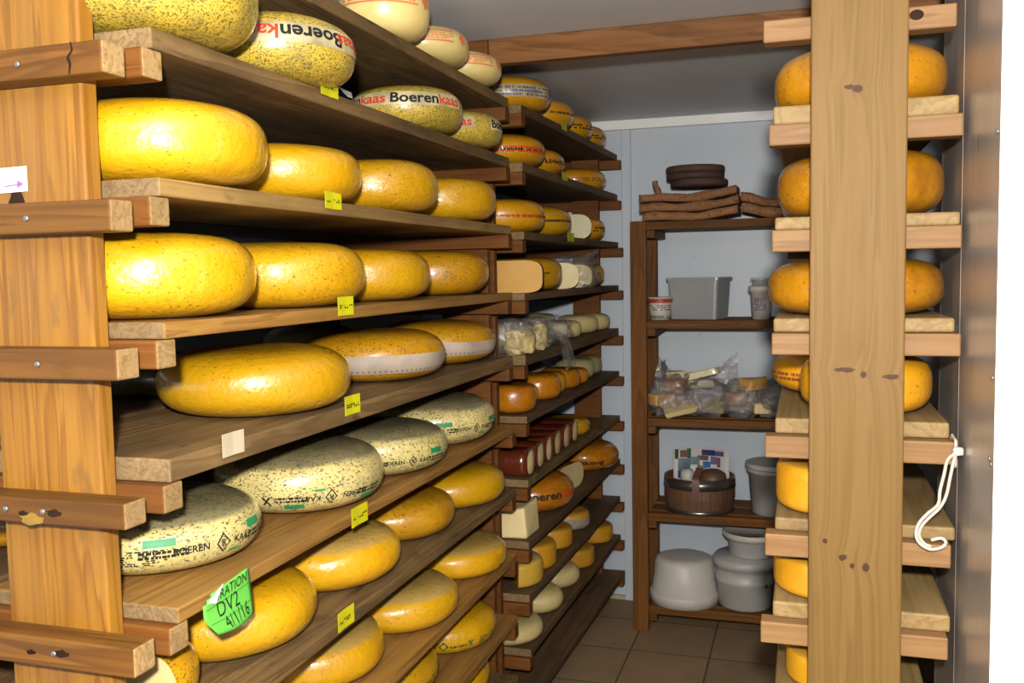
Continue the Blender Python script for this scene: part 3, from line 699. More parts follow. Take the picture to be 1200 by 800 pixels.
# rear row, glimpsed in the dark and left of the post
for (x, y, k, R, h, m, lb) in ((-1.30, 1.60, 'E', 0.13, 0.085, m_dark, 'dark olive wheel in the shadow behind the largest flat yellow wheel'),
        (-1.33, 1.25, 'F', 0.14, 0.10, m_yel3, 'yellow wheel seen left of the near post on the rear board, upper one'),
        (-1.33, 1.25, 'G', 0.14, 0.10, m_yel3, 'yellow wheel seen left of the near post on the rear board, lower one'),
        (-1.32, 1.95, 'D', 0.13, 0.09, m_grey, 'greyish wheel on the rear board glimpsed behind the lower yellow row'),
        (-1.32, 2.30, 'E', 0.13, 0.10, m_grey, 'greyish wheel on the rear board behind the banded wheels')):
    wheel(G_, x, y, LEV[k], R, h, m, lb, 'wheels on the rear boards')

# ---------------------------------------------------------------- cheeses, far rack
def FR(k): return LEV2[k]
g = 'banded wheels on the far rack'
wheel(G_, -0.885, 2.800, FR('A'), 0.132, 0.103, m_org, 'orange wheel with a violet and white band, top board of the far rack', g, 2.6, 2.0, prints=line_print(m_blue, None, 75, -0.016, 0.014, 3, 10, band=m_band))
wheel(G_, -0.906, 3.198, FR('A'), 0.129, 0.103, m_org, 'orange wheel with a thin dark line, second on the far top board', g, 2.6, 2.0, prints=line_print(m_ink, None, 75, -0.005, 0.006, 1, 10))
wheel(G_, -0.908, 3.515, FR('A'), 0.129, 0.101, m_org, 'orange wheel with dark print, third on the far top board', g, 2.6, 2.0, prints=line_print(m_ink, None, 60, -0.010, 0.010, 2, 20))
wheel(G_, -0.915, 3.800, FR('A'), 0.128, 0.103, m_org, 'orange wheel at the back wall end of the far top board', g, 2.6, 2.0, prints=line_print(m_ink, None, 60, -0.010, 0.008, 2, 20, fill=0.5))
wheel(G_, -0.914, 2.800, FR('B'), 0.139, 0.100, m_org, 'orange wheel with red printed line, first on the second far board', g, 2.6, 2.0, prints=line_print(m_redink, m_ink, 75, -0.012, 0.010, 2, 10))
wheel(G_, -0.921, 3.110, FR('B'), 0.131, 0.095, m_org, 'orange wheel with red and dark print, second on the second far board', g, 2.6, 2.0, prints=line_print(m_maroon, m_ink, 75, -0.010, 0.010, 2, 10))
wheel(G_, -0.925, 3.800, FR('B'), 0.135, 0.098, m_org, 'orange wheel under the far end of the top far board', g, 2.6, 2.0, prints=line_print(m_maroon, None, 60, -0.010, 0.008, 2, 20))
wheel(G_, -0.918, 2.800, FR('C'), 0.140, 0.107, m_org, 'orange wheel with a thin red line beside the upper yellow row', g, 3.0, 2.2, prints=line_print(m_maroon, m_redink, 75, -0.008, 0.006, 1, 10))
wheel(G_, -0.924, 3.175, FR('C'), 0.138, 0.106, m_yel2, 'mustard wheel with dark printed crests beside the white cut cheese', g, 3.0, 2.2, prints=line_print(m_ink, None, 75, -0.004, 0.008, 1, 10))
wheel(G_, -0.925, 3.800, FR('C'), 0.130, 0.102, m_org, 'orange wheel with dark print at far end beyond the white cut cheese', g, 2.8, 2.1, prints=line_print(m_ink, None, 60, -0.012, 0.012, 2, 20, fill=0.55))

def cut_cheese(name, x, y, z, R, h, a0, a1, mr, mc, label, P=3.0, Q=2.2, seed=0, group=None, film_=None):
    w = Wheel(R, h, P, Q, seed+50); o = empty(name, (x, y, z), label, 'cheese', group)
    a, b = w.sector(D(a0), D(a1))
    link('rind', mesh('rind', *a), mr, o, None, True); link('cut_face', mesh('cut_face', *b), mc, o)['label'] = 'pale cut face'
    return o
# half wheel, white cut face, wrapped
cut_cheese('half_cheese', -0.890, 3.50, FR('C'), 0.105, 0.098, 0, 180, m_cutwhite, m_cutwhite, 'half cheese with white cut face in shiny film on the far rack', 3.0, 2.4, 1)
cut_cheese('half_cheese', -0.875, 2.700, FR('D'), 0.118, 0.099, 0, 180, m_ink, m_cutorg, 'half cheese with smooth pale orange cut face beside the lower yellow row', 5.0, 4.0, 2)
wheel(G_, -0.925, 3.040, FR('D'), 0.138, 0.111, m_yel2, 'mustard wheel with dark print behind the half cheese', g, 3.6, 2.6, prints=line_print(m_ink, None, 22, -0.010, 0.010, 2, 20, fill=0.7))
cut_cheese('half_cheese', -0.885, 3.250, FR('D'), 0.105, 0.095, 10, 165, m_cut, m_cut, 'crumbly pale cut cheese between the mustard wheel and a plastic bag', 3.4, 2.6, 3)
cut_cheese('half_cheese', -0.870, 3.45, FR('D'), 0.095, 0.088, 10, 170, m_net, m_cut, 'pale cut cheese inside the plastic bag on the fourth far board', 3.4, 2.6, 4)
wheel(G_, -0.905, 3.73, FR('D'), 0.120, 0.097, m_org, 'orange wheel behind the bagged cut cheese, fourth far board', g, 3.0, 2.2, prints=line_print(m_ink, None, 40, -0.004, 0.012, 2, 20, fill=0.5))

def blob(name, sx, sy, sz, mat, seed, rough=0.12, freq=3.0, sub=4, flat=True, parent=None, loc=None, ridge=0.0):
    bm = bmesh.new(); bmesh.ops.create_icosphere(bm, subdivisions=sub, radius=1.0)
    for v in bm.verts:
        p = v.co.normalized()
        q = Vector((math.copysign(abs(p.x)**0.7, p.x), math.copysign(abs(p.y)**0.7, p.y), math.copysign(abs(p.z)**0.7, p.z)))
        n = noise.noise(p*freq+Vector((seed*3.7, 0, 0))); n2 = abs(noise.noise(p*freq*2.3+Vector((0, seed*2.1, 0))))
        q *= 1+rough*n-ridge*n2
        q = Vector((q.x*sx, q.y*sy, q.z*sz))
        q.z = max(q.z, -sz*0.8)
        v.co = q
    zmin = min(v.co.z for v in bm.verts)
    for v in bm.verts: v.co.z -= zmin
    me = bpy.data.meshes.new(name); bm.to_mesh(me); bm.free()
    return link(name, me, mat, parent, loc, True)
def chunk(name, dims, mat, seed, loc, rz=0, label='', group=None, cat='cheese', tilt=(0, 0)):
    """angular broken piece of cheese"""
    sx, sy, sz = dims; r_ = random.Random(seed)
    bm = bmesh.new(); bmesh.ops.create_cube(bm, size=1.0)
    for v in bm.verts:
        v.co = Vector((v.co.x*sx*(1+r_.uniform(-.18, .1)), v.co.y*sy*(1+r_.uniform(-.18, .1)), (v.co.z+0.5)*sz*(1+(r_.uniform(-.25, .1) if v.co.z > 0 else 0))))
    bmesh.ops.subdivide_edges(bm, edges=bm.edges, cuts=5, use_grid_fill=True)
    for v in bm.verts:
        k = 1+0.05*noise.noise(v.co*60+Vector((seed, 0, 0))); v.co = Vector((v.co.x*k, v.co.y*k, v.co.z*(k if v.co.z > 1e-4 else 1)))
    me = bpy.data.meshes.new(name); bm.to_mesh(me); bm.free()
    o = link(name, me, mat, None, loc, True, 0.004); o.rotation_euler = (tilt[0], tilt[1], rz); return tag(o, label, cat, group)
def bag(loc, dims, seed, label, mat=None, tail=None, group='plastic bags', rz=0, flaps=()):
    o = empty('plastic_bag', loc, label, 'plastic bag', group); o.rotation_euler = (0, 0, rz)
    blob('film', dims[0], dims[1], dims[2], mat or m_film, seed, 0.22, 2.6, 4, parent=o, ridge=0.35)
    for (pts, wd) in flaps:
        V, F = [], []; P_ = spline(pts, 6); n = len(P_); r_ = random.Random(seed)
        for i, p in enumerate(P_):
            u = i/(n-1); ww = wd[0]+(wd[1]-wd[0])*u
            for j in range(7):
                s_ = (j/6-0.5)*2
                V.append(p+Vector((0.012*math.sin(s_*5+u*4+seed), s_*ww, 0.01*math.sin(s_*7+u*6))))
        for i in range(n-1):
            for j in range(6): F.append((i*7+j, i*7+j+1, (i+1)*7+j+1, (i+1)*7+j))
        link('loose_flap', mesh('loose_flap', V, F), mat or m_film, o, None, True)
    return o
bag((-0.86, 3.45, FR('D')), (0.115, 0.105, 0.072), 3, 'crumpled clear bag round cut cheese on the fourth far board', flaps=[([(0.06, 0.03, 0.10), (0.08, 0.05, 0.125), (0.09, 0.07, 0.14)], (0.05, 0.02))])

# fifth board of the far rack: bagged chunks and small pale cheeses
tag(blob('cheese_chunk', 0.046, 0.056, 0.043, m_crumb, 4, 0.35, 1.7, 4, loc=(-0.835, 2.70, FR('E')), ridge=0.25), 'pale crumbly cheese chunk in the nearest bag on the fifth far board', 'cheese', 'bagged chunks')
tag(blob('cheese_chunk', 0.046, 0.056, 0.043, m_crumb, 9, 0.35, 1.7, 4, loc=(-0.835, 2.875, FR('E')), ridge=0.25), 'pale cheese chunk in the second bag on the fifth far board', 'cheese', 'bagged chunks')
chunk('cheese_chunk', (0.08, 0.06, 0.075), m_cutwhite, 13, (-1.02, 2.80, FR('E')), 0.2, 'pale greenish cheese piece leaning behind the nearest bagged chunk', 'bagged chunks')
chunk('cheese_chunk', (0.09, 0.08, 0.070), m_cutorg, 17, (-1.03, 2.98, FR('E')), 0.9, 'pale orange cheese piece behind the second bagged chunk', 'bagged chunks')
bag((-0.850, 2.69, FR('E')), (0.068, 0.078, 0.062), 5, 'clear bag round the nearest pale chunk, beside the banded wheel')
bag((-0.845, 2.88, FR('E')), (0.068, 0.085, 0.058), 7, 'clear bag with a loose tail hanging over the board edge',
    flaps=[([(0.05, 0.06, 0.05), (0.078, 0.10, 0.02), (0.085, 0.14, -0.03), (0.088, 0.165, -0.075)], (0.02, 0.045))])
bag((-0.865, 3.13, FR('E')), (0.085, 0.115, 0.052), 11, 'flat crumpled clear bag in front of the small grey-green cheeses')
g2 = 'small grey-green cheeses'
wheel('small_cheese', -0.875, 3.36, FR('E'), 0.078, 0.066, m_white, 'small pale grey-green cheese nearest on the fifth far board', g2, 3.4, 2.6)
wheel('small_cheese', -0.872, 3.62, FR('E'), 0.084, 0.074, m_white, 'small pale cheese in the middle of the fifth far board', g2, 3.0, 2.4)
wheel('small_cheese', -0.862, 3.81, FR('E'), 0.082, 0.071, m_white, 'small pale cheese at the end of the fifth far board', g2, 3.0, 2.4)
wheel('small_cheese', -1.00, 3.45, FR('E'), 0.055, 0.075, m_white, 'small pale cheese in the rear row of the fifth far board, left one', g2, 3.0, 2.4)
wheel('small_cheese', -1.03, 3.63, FR('E'), 0.065, 0.080, m_grey, 'small grey cheese in the rear row of the fifth far board, right one', g2, 3.0, 2.4)
# sixth board: small orange cheeses in two ranks
g3 = 'small orange cheeses'
for (x, y, R, h, m, lb) in ((-0.868, 2.735, 0.073, 0.088, m_deep, 'small deep orange cheese nearest on its board, beside the herb cheese'),
        (-0.900, 2.887, 0.068, 0.070, m_org, 'small lighter orange cheese behind the nearest deep orange one'),
        (-0.875, 3.040, 0.080, 0.087, m_deep, 'tall deep orange cheese third in the orange row'),
        (-0.880, 3.190, 0.066, 0.077, m_org, 'small orange cheese fourth in the orange row'),
        (-0.872, 3.337, 0.076, 0.077, m_deep, 'small orange cheese fifth in the orange row'),
        (-0.860, 3.480, 0.062, 0.062, m_deep, 'small orange cheese last in the orange row'),
        (-0.895, 3.655, 0.082, 0.083, m_grey, 'small grey-green cheese after the orange row'),
        (-0.895, 3.815, 0.078, 0.078, m_grey, 'small grey-green cheese at the far end after the orange row'),
        (-1.035, 3.10, 0.065, 0.088, m_deep, 'small orange cheese in the rear rank behind the third orange one'),
        (-1.05, 3.29, 0.070, 0.085, m_grey, 'small grey cheese in the rear rank behind the orange row, left one'),
        (-1.04, 3.47, 0.072, 0.088, m_grey, 'small grey cheese in the rear rank behind the orange row, right one'),
        (-1.05, 2.78, 0.07, 0.07, m_gyel, 'small yellowish cheese in shadow behind the nearest orange one')):
    wheel('small_cheese', x, y, FR('F'), R, h, m, lb, g3, 3.2, 2.6)
# seventh board: dark red loaves with pale cut ends
def loaf(y, wd, hh, ln, label, seed):
    o = empty('cheese_loaf', (-0.805, y, FR('G')), label, 'cheese', 'dark red loaves')
    n, m = 24, 14; V, F = [], []
    for i in range(m+1):
        u = i/m; x = -ln*u
        e = 1.0 if 0.1 < u < 0.88 else (0.93 + 0.07*min(1, u/0.1) if u <= 0.1 else math.sqrt(max(0.02, 1-((u-0.88)/0.12)**2)))
        for k in range(n):
            a = 2*PI*k/n; c, s_ = math.cos(a), math.sin(a)
            yy = wd/2*e*math.copysign(abs(c)**0.75, c); zz = hh/2*(1+e*math.copysign(abs(s_)**0.7, s_))
            q = 1+0.04*noise.noise(Vector((u*4, a, seed)))
            V.append((x, yy*q, zz*q if zz > 0.003 else zz))
    for i in range(m):
        for k in range(n): F.append((i*n+k, i*n+(k+1) % n, (i+1)*n+(k+1) % n, (i+1)*n+k))
    F.append(tuple(m*n+k for k in range(n))); F.append(tuple(range(n)))
    link('wax_coat', mesh('wax_coat', V, F), m_red, o, None, True)
    CV = [(0.0015, p[1]*0.70, hh*0.5+(p[2]-hh*0.5)*0.86) for k, p in enumerate(V[:n])] + [(0.007, 0, hh*0.5)]
    link('cut_end', mesh('cut_end', CV, [(k, (k+1) % n, n) for k in range(n)]), m_cut, o)['label'] = 'pale cut end'
for i, (y, wd, lb) in enumerate(((2.700, 0.105, 'nearest dark red waxed loaf with its pale end to the aisle'), (2.812, 0.10, 'second dark red loaf from the near end of its row'),
        (2.915, 0.095, 'third dark red loaf from the near end of its row'), (3.025, 0.105, 'fourth dark red loaf from the near end of its row'),
        (3.150, 0.115, 'fifth dark red loaf, second from the far end of its row'), (3.275, 0.11, 'farthest dark red loaf, next to the small yellow cheese'))):
    loaf(y, wd+0.006, 0.086, 0.24, lb, i)
wheel('small_cheese', -0.875, 3.43, FR('G'), 0.090, 0.070, m_yel, 'small yellow cheese just beyond the dark red loaves', None, 2.6, 2.1)
# eighth board
o = empty('cheese_block', (-0.862, 2.735, FR('H')), 'big pale cream cut chunk beside the flat yellow wheels, under the red loaves', 'cheese')
V = [(-0.09, -0.075, 0), (0.052, -0.065, 0), (0.058, 0.055, 0), (-0.08, 0.08, 0), (-0.085, -0.062, 0.066), (0.040, -0.058, 0.096), (0.055, 0.050, 0.104), (-0.08, 0.075, 0.085)]
ob = link('paste', mesh('paste', V, [(0, 3, 2, 1), (4, 5, 6), (4, 6, 7), (0, 1, 5, 4), (1, 2, 6, 5), (2, 3, 7, 6), (3, 0, 4, 7)]), m_cut, o, None, False, 0.008)
w = wheel(G_, -0.909, 3.057, FR('H'), 0.150, 0.124, m_deep, 'deep orange wheel with black and red lettering below the red loaves', None, 2.5, 2.0, prints=farm_print(16, False, 0.043, 0.006, (0,), False))
cut_cheese('half_cheese', -0.838, 3.335, FR('H'), 0.105, 0.095, 76, 256, m_deep, m_cut, 'orange cheese cut open, pale face beside the lettered orange wheel', 2.6, 2.1, 6)
wheel(G_, -0.882, 3.735, FR('H'), 0.146, 0.112, m_deep, 'dark orange wheel at the back wall, upside-down lettering', None, 2.5, 2.0, prints=farm_print(14, True, 0.032, -0.012, (0,), False, 'Boeren', 'kaas'))
# ninth board
cut_cheese('half_cheese', -0.880, 2.755, FR('I'), 0.092, 0.088, -65, 100, m_gyel, m_gyel, 'rough yellow cut cheese just below the pale chunk', 5.0, 5.0, 7)
g4 = 'small flat wheels'
wheel('small_cheese', -0.875, 2.935, FR('I'), 0.082, 0.086, m_flat, 'small straight-sided yellow wheel nearest of three on the ninth far board', g4, 7, 6)
wheel('small_cheese', -0.876, 3.168, FR('I'), 0.082, 0.075, m_flat, 'small straight-sided yellow wheel, middle of the ninth far board', g4, 7, 6)
wheel('small_cheese', -0.873, 3.423, FR('I'), 0.083, 0.069, m_flat, 'small yellow wheel with a whitish net band round its side', g4, 6, 4, prints=paper_band(-0.03, 0.012, 100, 0))
g5 = 'small cheeses on the tenth far board'
wheel('small_cheese', -0.895, 2.725, FR('J'), 0.112, 0.072, m_white, 'large whitish round cheese nearest on the low far board', g5, 2.6, 2.0)
wheel('small_cheese', -0.882, 2.990, FR('J'), 0.096, 0.080, m_white, 'whitish round cheese second on the low far board', g5, 2.5, 2.0)
wheel('small_cheese', -0.882, 3.245, FR('J'), 0.094, 0.081, m_white, 'whitish round cheese third on the low far board', g5, 2.5, 2.0)
wheel('small_cheese', -0.871, 3.490, FR('J'), 0.085, 0.080, m_flat, 'small mustard straight-sided wheel fourth on the low far board', g5, 6, 5)
wheel('small_cheese', -0.866, 3.835, FR('J'), 0.083, 0.077, m_flat, 'small orange-yellow straight-sided wheel at the end of the low far board', g5, 6, 5)

# ---------------------------------------------------------------- tags and notes on the near rack
def price_tag(y0, y1, z, hgt, X, label, mat=m_tag, slope=0.0, marks=True, words=None):
    c = (X, (y0+y1)/2, z-hgt/2); o = empty('price_tag', c, label, 'label', 'yellow tags' if mat is m_tag else None)
    w_ = (y1-y0)/2
    n = 6; V, F = [], []
    for i in range(n+1):
        y = -w_+2*w_*i/n; cx = 0.0016*math.cos(y/w_*1.2+1.5)
        for zz in (0, hgt): V += [(0.0006+abs(cx), y, zz+slope*y), (0.0012+abs(cx), y, zz+slope*y)]
    for i in range(n):
        b = i*4
        F += [(b+1, b+5, b+7, b+3), (b, b+2, b+6, b+4), (b+2, b+3, b+7, b+6), (b, b+4, b+5, b+1)]
    F += [(0, 1, 3, 2), (n*4, n*4+2, n*4+3, n*4+1)]
    link('paper', mesh('paper', V, F), mat, o)
    if words:
        gv, gf = text_geo(words, 0.0115, 0.0001)
        link('print', mesh('print', [(0.0036, p[0], hgt*0.42+p[1]+slope*p[0]) for p in gv], gf), m_ink, o)
    elif marks:
        r_ = random.Random(int(z*1000)); gs = join(*dashes(r_, -w_*0.85, w_*0.85, hgt*0.38, hgt*0.62, 2, 0.6))
        link('print', mesh('print', [(0.0036, p[0], p[1]+slope*p[0]) for p in gs[0]], gs[1]), m_knot, o)
    return o
price_tag(1.450, 1.512, 1.780, 0.036, -0.798, 'yellow price tag on the board edge under the olive cheeses', words='H372 M371', slope=0.0)
price_tag(1.452, 1.511, 1.582, 0.030, -0.798, 'yellow price tag under the upper row of plain yellow wheels')
price_tag(1.486, 1.545, 1.395, 0.034, -0.798, 'yellow price tag under the lower row of plain yellow wheels')
price_tag(1.500, 1.560, 1.213, 0.035, -0.798, 'yellow price tag on the worn board edge above the herb cheeses')
price_tag(1.512, 1.577, 1.003, 0.036, -0.798, 'yellow price tag under the herb cheeses')
price_tag(1.448, 1.510, 0.829, 0.035, -0.798, 'lowest yellow price tag, above a wheel cut by the bottom edge')
price_tag(1.128, 1.182, 1.209, 0.034, -0.798, 'blank cream paper tag on the worn board edge', m_creampaper, marks=False)
price_tag(3.05, 3.12, 1.938, 0.028, -0.783, 'small yellow tag on the top board of the far rack', marks=False)
price_tag(3.05, 3.12, 1.770, 0.028, -0.783, 'small yellow tag on the second board of the far rack', marks=False)
price_tag(3.11, 3.20, 1.568, 0.030, -0.782, 'small crumpled yellow tag below the mustard wheel on the far rack', marks=False)
price_tag(2.70, 2.735, 0.815, 0.022, -0.797, 'tiny green paper scrap on the board under the red loaves', m_note, marks=False)
# white scrap of paper under the second olive cheese
V = [(-0.80, 1.555, 1.7755), (-0.80, 1.575, 1.7755), (-0.845, 1.66, 1.803), (-0.855, 1.625, 1.809)]
o = link('paper_scrap', mesh('paper_scrap', [(a+0.82, b-1.60, c-1.7755) for a, b, c in V], [(0, 1, 2, 3)]), m_paper, None, (-0.82, 1.60, 1.7755)); sd = o.modifiers.new('t', 'SOLIDIFY'); sd.thickness = 0.0008
tag(o, 'small folded white paper scrap tucked under the olive cheese', 'paper')
# green handwritten note
nt = empty('paper_note', (-0.797, 1.12, 0.951), 'bright green handwritten note hanging over the herb cheese board edge', 'note')
def nsurf(u, v_):
    """u along the board 0..1, v down 0..1"""
    zt = 1.006+0.012*u; y0 = 1.066+0.004*v_ + 0.022*max(0, v_-0.55)/0.45; y = y0+(1.179-y0)*u + 0.004*math.sin(v_*3)*u
    zb = 0.947+0.0*u
    z = zt+(zb-zt)*v_ - 0.012*max(0, v_-0.3)*math.sin(PI*min(1, u*1.1))*0.3
    x = -0.797 + 0.0025 + 0.010*max(0, v_-0.45) + 0.006*math.sin(PI*u)*v_
    return Vector((x, y, z))
def note_local(p): return (p.x+0.797, p.y-1.12, p.z-0.951)
n = 12; V, F = [], []
for i in range(n+1):
    for j in range(n+1): V.append(note_local(nsurf(i/n, j/n)))
for i in range(n):
    for j in range(n):
        if i+j <= 1: continue
        F.append((i*(n+1)+j, (i+1)*(n+1)+j, (i+1)*(n+1)+j+1, i*(n+1)+j+1))
o = link('sheet', mesh('sheet', V, F), m_note, nt, None, True); sd = o.modifiers.new('t', 'SOLIDIFY'); sd.thickness = 0.0006
def note_geo(g, cu, cv, wide=0.115, tall=0.064, rot=0.0):
    out = []
    for p in g[0]:
        x = p[0]*math.cos(rot)-p[1]*math.sin(rot); y = p[0]*math.sin(rot)+p[1]*math.cos(rot)
        q = nsurf(cu+x/wide, cv-y/tall); out.append(note_local(q+Vector((0.0012, 0, 0))))
    return out, g[1]
gs = join(note_geo(text_geo('DRATION', 0.0185, 0.0001, 0.25), 0.55, 0.15), note_geo(text_geo('DV2', 0.029, 0.0), 0.45, 0.46), note_geo(text_geo('4/1/16', 0.027, 0.0), 0.55, 0.79, rot=0.03))
link('handwriting', mesh('handwriting', *gs), m_ink, nt)
gs = join(*[note_geo(rect_geo(-0.054, 0.054, -0.0004, 0.0004, 16), 0.5, v_) for v_ in (0.31, 0.68)])
link('ruled_lines', mesh('ruled_lines', *gs), m_dkgreen, nt)
V = [note_local(nsurf(0.06, 0.14)+Vector((0.002, 0, 0))), note_local(nsurf(0.42, -0.06)+Vector((0.002, 0, 0))), note_local(nsurf(0.18, 0.22)+Vector((0.006, 0, 0)))]
link('folded_corner', mesh('folded_corner', V, [(0, 1, 2)]), m_paper, nt)['label'] = 'white folded corner'
# white paper with a purple arrow on the near post
ar = empty('paper_sign', (-1.0, 0.9742, 1.566), 'white paper sign with a purple arrow on the near post at the left edge', 'sign')
V, F = boxv(-0.037, 0.035, -0.0011, -0.0003, 0.0, 0.0325); V = [(a, b, c+a*0.02) for a, b, c in V]
link('paper', mesh('paper', V, F), m_paper, ar)
V = [(-0.002, -0.0016, 0.0072), (0.019, -0.0016, 0.0090), (0.019, -0.0016, 0.0108), (-0.002, -0.0016, 0.0088), (0.019, -0.0016, 0.0048), (0.030, -0.0016, 0.0105), (0.019, -0.0016, 0.0155)]
link('arrow', mesh('arrow', V, [(0, 1, 2, 3), (4, 5, 6)]), m_purple, ar)
r_ = random.Random(8); gs = join(*(dashes(r_, -0.035, 0.010, 0.020, 0.028, 1, 0.9)+dashes(r_, -0.035, 0.006, 0.0115, 0.018, 1, 0.9)))
link('faint_writing', mesh('faint_writing', [(p[0], -0.0015, p[1]) for p in gs[0]], gs[1]), m_lilac, ar)

# ================================================================ RIGHT RACK
rr_ = empty('cheese_rack', (0.08, 2.2, 0.0), 'narrow rack at right behind the broad pale knotty post', 'rack')
post_r = box('post', 0.005, 0.146, 1.55, 1.578, 0, 2.08, m_rpost, rr_, 0.003)
# the post's own origin at floor level so that its knots stay put
dv = Vector((-rr_.location.x*-1, 0, 0))
for v_ in post_r.data.vertices: v_.co += Vector((0.08, 2.2-1.55, 0))
post_r.location = (-0.08, 1.55-2.2, 0)
post(rr_, 0.005, 0.146, 2.95, 2.98, 0, 2.08, m_unit)
RB = [1.712, 1.532, 1.366, 1.199, 1.030, 0.885, 0.72]
RT = [0.030, 0.021, 0.023, 0.026, 0.022, 0.028, 0.028]
RSL = [(-0.068, 0.216, 1.845, 1.810), (-0.059, 0.227, 1.680, 1.646), (-0.054, 0.228, 1.5105, 1.475), (-0.054, 0.229, 1.3425, 1.307), (-0.064, 0.223, 1.1725, 1.136), (-0.064, 0.220, 1.0075, 0.970), (-0.071, 0.218, 0.8565, 0.82), (-0.06, 0.22, 0.6915, 0.655), (-0.06, 0.22, 0.52, 0.48)]
for (a, b, zt, zb) in RSL:
    sl = box('front_lath', a, b, 1.579, 1.618, zb, zt, m_rslat, rr_, 0.0025)
    box('rear_lath', a, b, 2.91, 2.949, zb, zt, m_unit_s, rr_, 0.0025)
v, f = lathe([(0, 0), (0.008, 0.0), (0.005, 0.001), (0, 0.0012)], 14)
link('knot', mesh('knot', [(p[0]*1.3+0.159-0.08, -p[2]+1.5788-2.2, p[1]+1.832) for p in v], f), m_knot, rr_)
RL = ['topmost board of the right rack', 'second board from the top of the right rack', 'third board of the right rack', 'board under the two orange wheels at right', 'board behind the hanging white cord', 'cracked board below the hanging cord at right', 'lowest visible board of the right rack']
RW = [(-0.053, 0.224), (-0.05, 0.228), (-0.052, 0.223), (-0.049, 0.218), (-0.049, 0.229), (-0.052, 0.224), (-0.05, 0.20)]
for i, (z, t_, (a, b)) in enumerate(zip(RB, RT, RW)):
    bb = box('shelf_board', a, b, 1.600 if i not in (3, 4, 5) else 1.603, 2.96, z-t_, z, m_rboard, None, 0.004)
    tag(bb, 'pale pine ' + RL[i], 'shelf board', 'boards of the right rack')
g = 'wheels of the right rack'
wheel(G_, 0.085, 1.762, RB[0], 0.141, 0.108, m_rust, 'orange wheel behind the pale post, topmost on the right rack', g, 3.0, 2.6)
wheel(G_, 0.087, 1.761, RB[1], 0.137, 0.113, m_rust, 'brown-blotched orange wheel, second from top behind the pale post', g, 3.0, 2.6)
wheel(G_, 0.080, 1.760, RB[2], 0.147, 0.097, m_rust, 'broad glossy orange wheel, third from top behind the pale post', g, 3.0, 2.6)
wheel(G_, 0.098, 1.725, RB[3], 0.108, 0.099, m_org, 'smaller orange wheel at the front of the fourth right board', g, 3.0, 2.6)
wheel(G_, 0.050, 1.975, RB[3], 0.115, 0.084, m_org, 'orange wheel with a dark red line behind the smaller one', g, 2.8, 2.2, prints=line_print(m_maroon, None, 70, -0.012, 0.006, 2, -20))
wheel(G_, 0.046, 1.705, RB[4], 0.096, 0.085, m_flat, 'straight-sided yellow wheel left of the pale post, upper one', g, 9, 6)
wheel(G_, 0.036, 1.700, RB[5], 0.090, 0.066, m_flat, 'straight-sided yellow wheel left of the pale post, lower one', g, 9, 6)
wheel(G_, 0.050, 1.700, RB[6], 0.082, 0.060, m_flat, 'yellow wheel at the bottom edge left of the pale post', g, 9, 6)
for i, y_ in ((0, 2.10), (1, 2.10), (2, 2.12)):
    wheel(G_, 0.085, y_, RB[i], 0.135, 0.100, m_rust, ['orange wheel in the dark behind the topmost right wheel', 'orange wheel in the dark behind the blotched right wheel', 'orange wheel in the dark behind the broad glossy right wheel'][i], g, 2.6, 2.1)
# crack in the sixth board
V = [(0.10, 1.66, 0.8853), (0.108, 1.66, 0.8853), (0.090, 1.78, 0.8853), (0.086, 1.78, 0.8853)]
# hanging cord
cd = empty('cord', (0.215, 1.56, 1.16), 'white cord looped and hanging from the lath end beside the steel panel', 'cord')
c1 = spline([(0.2225, 1.560, 1.160), (0.210, 1.558, 1.148), (0.205, 1.556, 1.126), (0.1995, 1.556, 1.10), (0.197, 1.556, 1.078), (0.182, 1.556, 1.062), (0.170, 1.556, 1.046), (0.166, 1.556, 1.028), (0.172, 1.556, 1.014), (0.187, 1.556, 1.006), (0.203, 1.556, 1.010), (0.209, 1.557, 1.018), (0.203, 1.558, 1.024), (0.188, 1.558, 1.020)], 8)
c2 = spline([(0.2225, 1.562, 1.158), (0.219, 1.562, 1.146), (0.214, 1.560, 1.120), (0.209, 1.560, 1.092), (0.200, 1.560, 1.072), (0.184, 1.560, 1.054), (0.174, 1.560, 1.040), (0.171, 1.560, 1.026), (0.178, 1.560, 1.014), (0.188, 1.561, 1.009)], 8)
for c in (c1, c2):
    v, f = tube([p-Vector((0.215, 1.56, 1.16)) for p in c], 0.0026, 8); link('strand', mesh('strand', v, f), m_cord, cd, None, True)
kn = blob('knot', 0.008, 0.007, 0.007, m_cord, 2, 0.3, 3, 3, parent=cd, loc=(0.010, 0.004, -0.005))
v, f = tube([p-Vector((0.215, 1.56, 1.16)) for p in spline([(0.222, 1.568, 1.158), (0.2235, 1.577, 1.174), (0.2235, 1.60, 1.1755), (0.2235, 1.622, 1.174), (0.2235, 1.622, 1.134), (0.2235, 1.60, 1.1335), (0.2235, 1.576, 1.135), (0.222, 1.566, 1.152)], 6)], 0.0024, 8)
link('tie', mesh('tie', v, f), m_cord, cd, None, True)

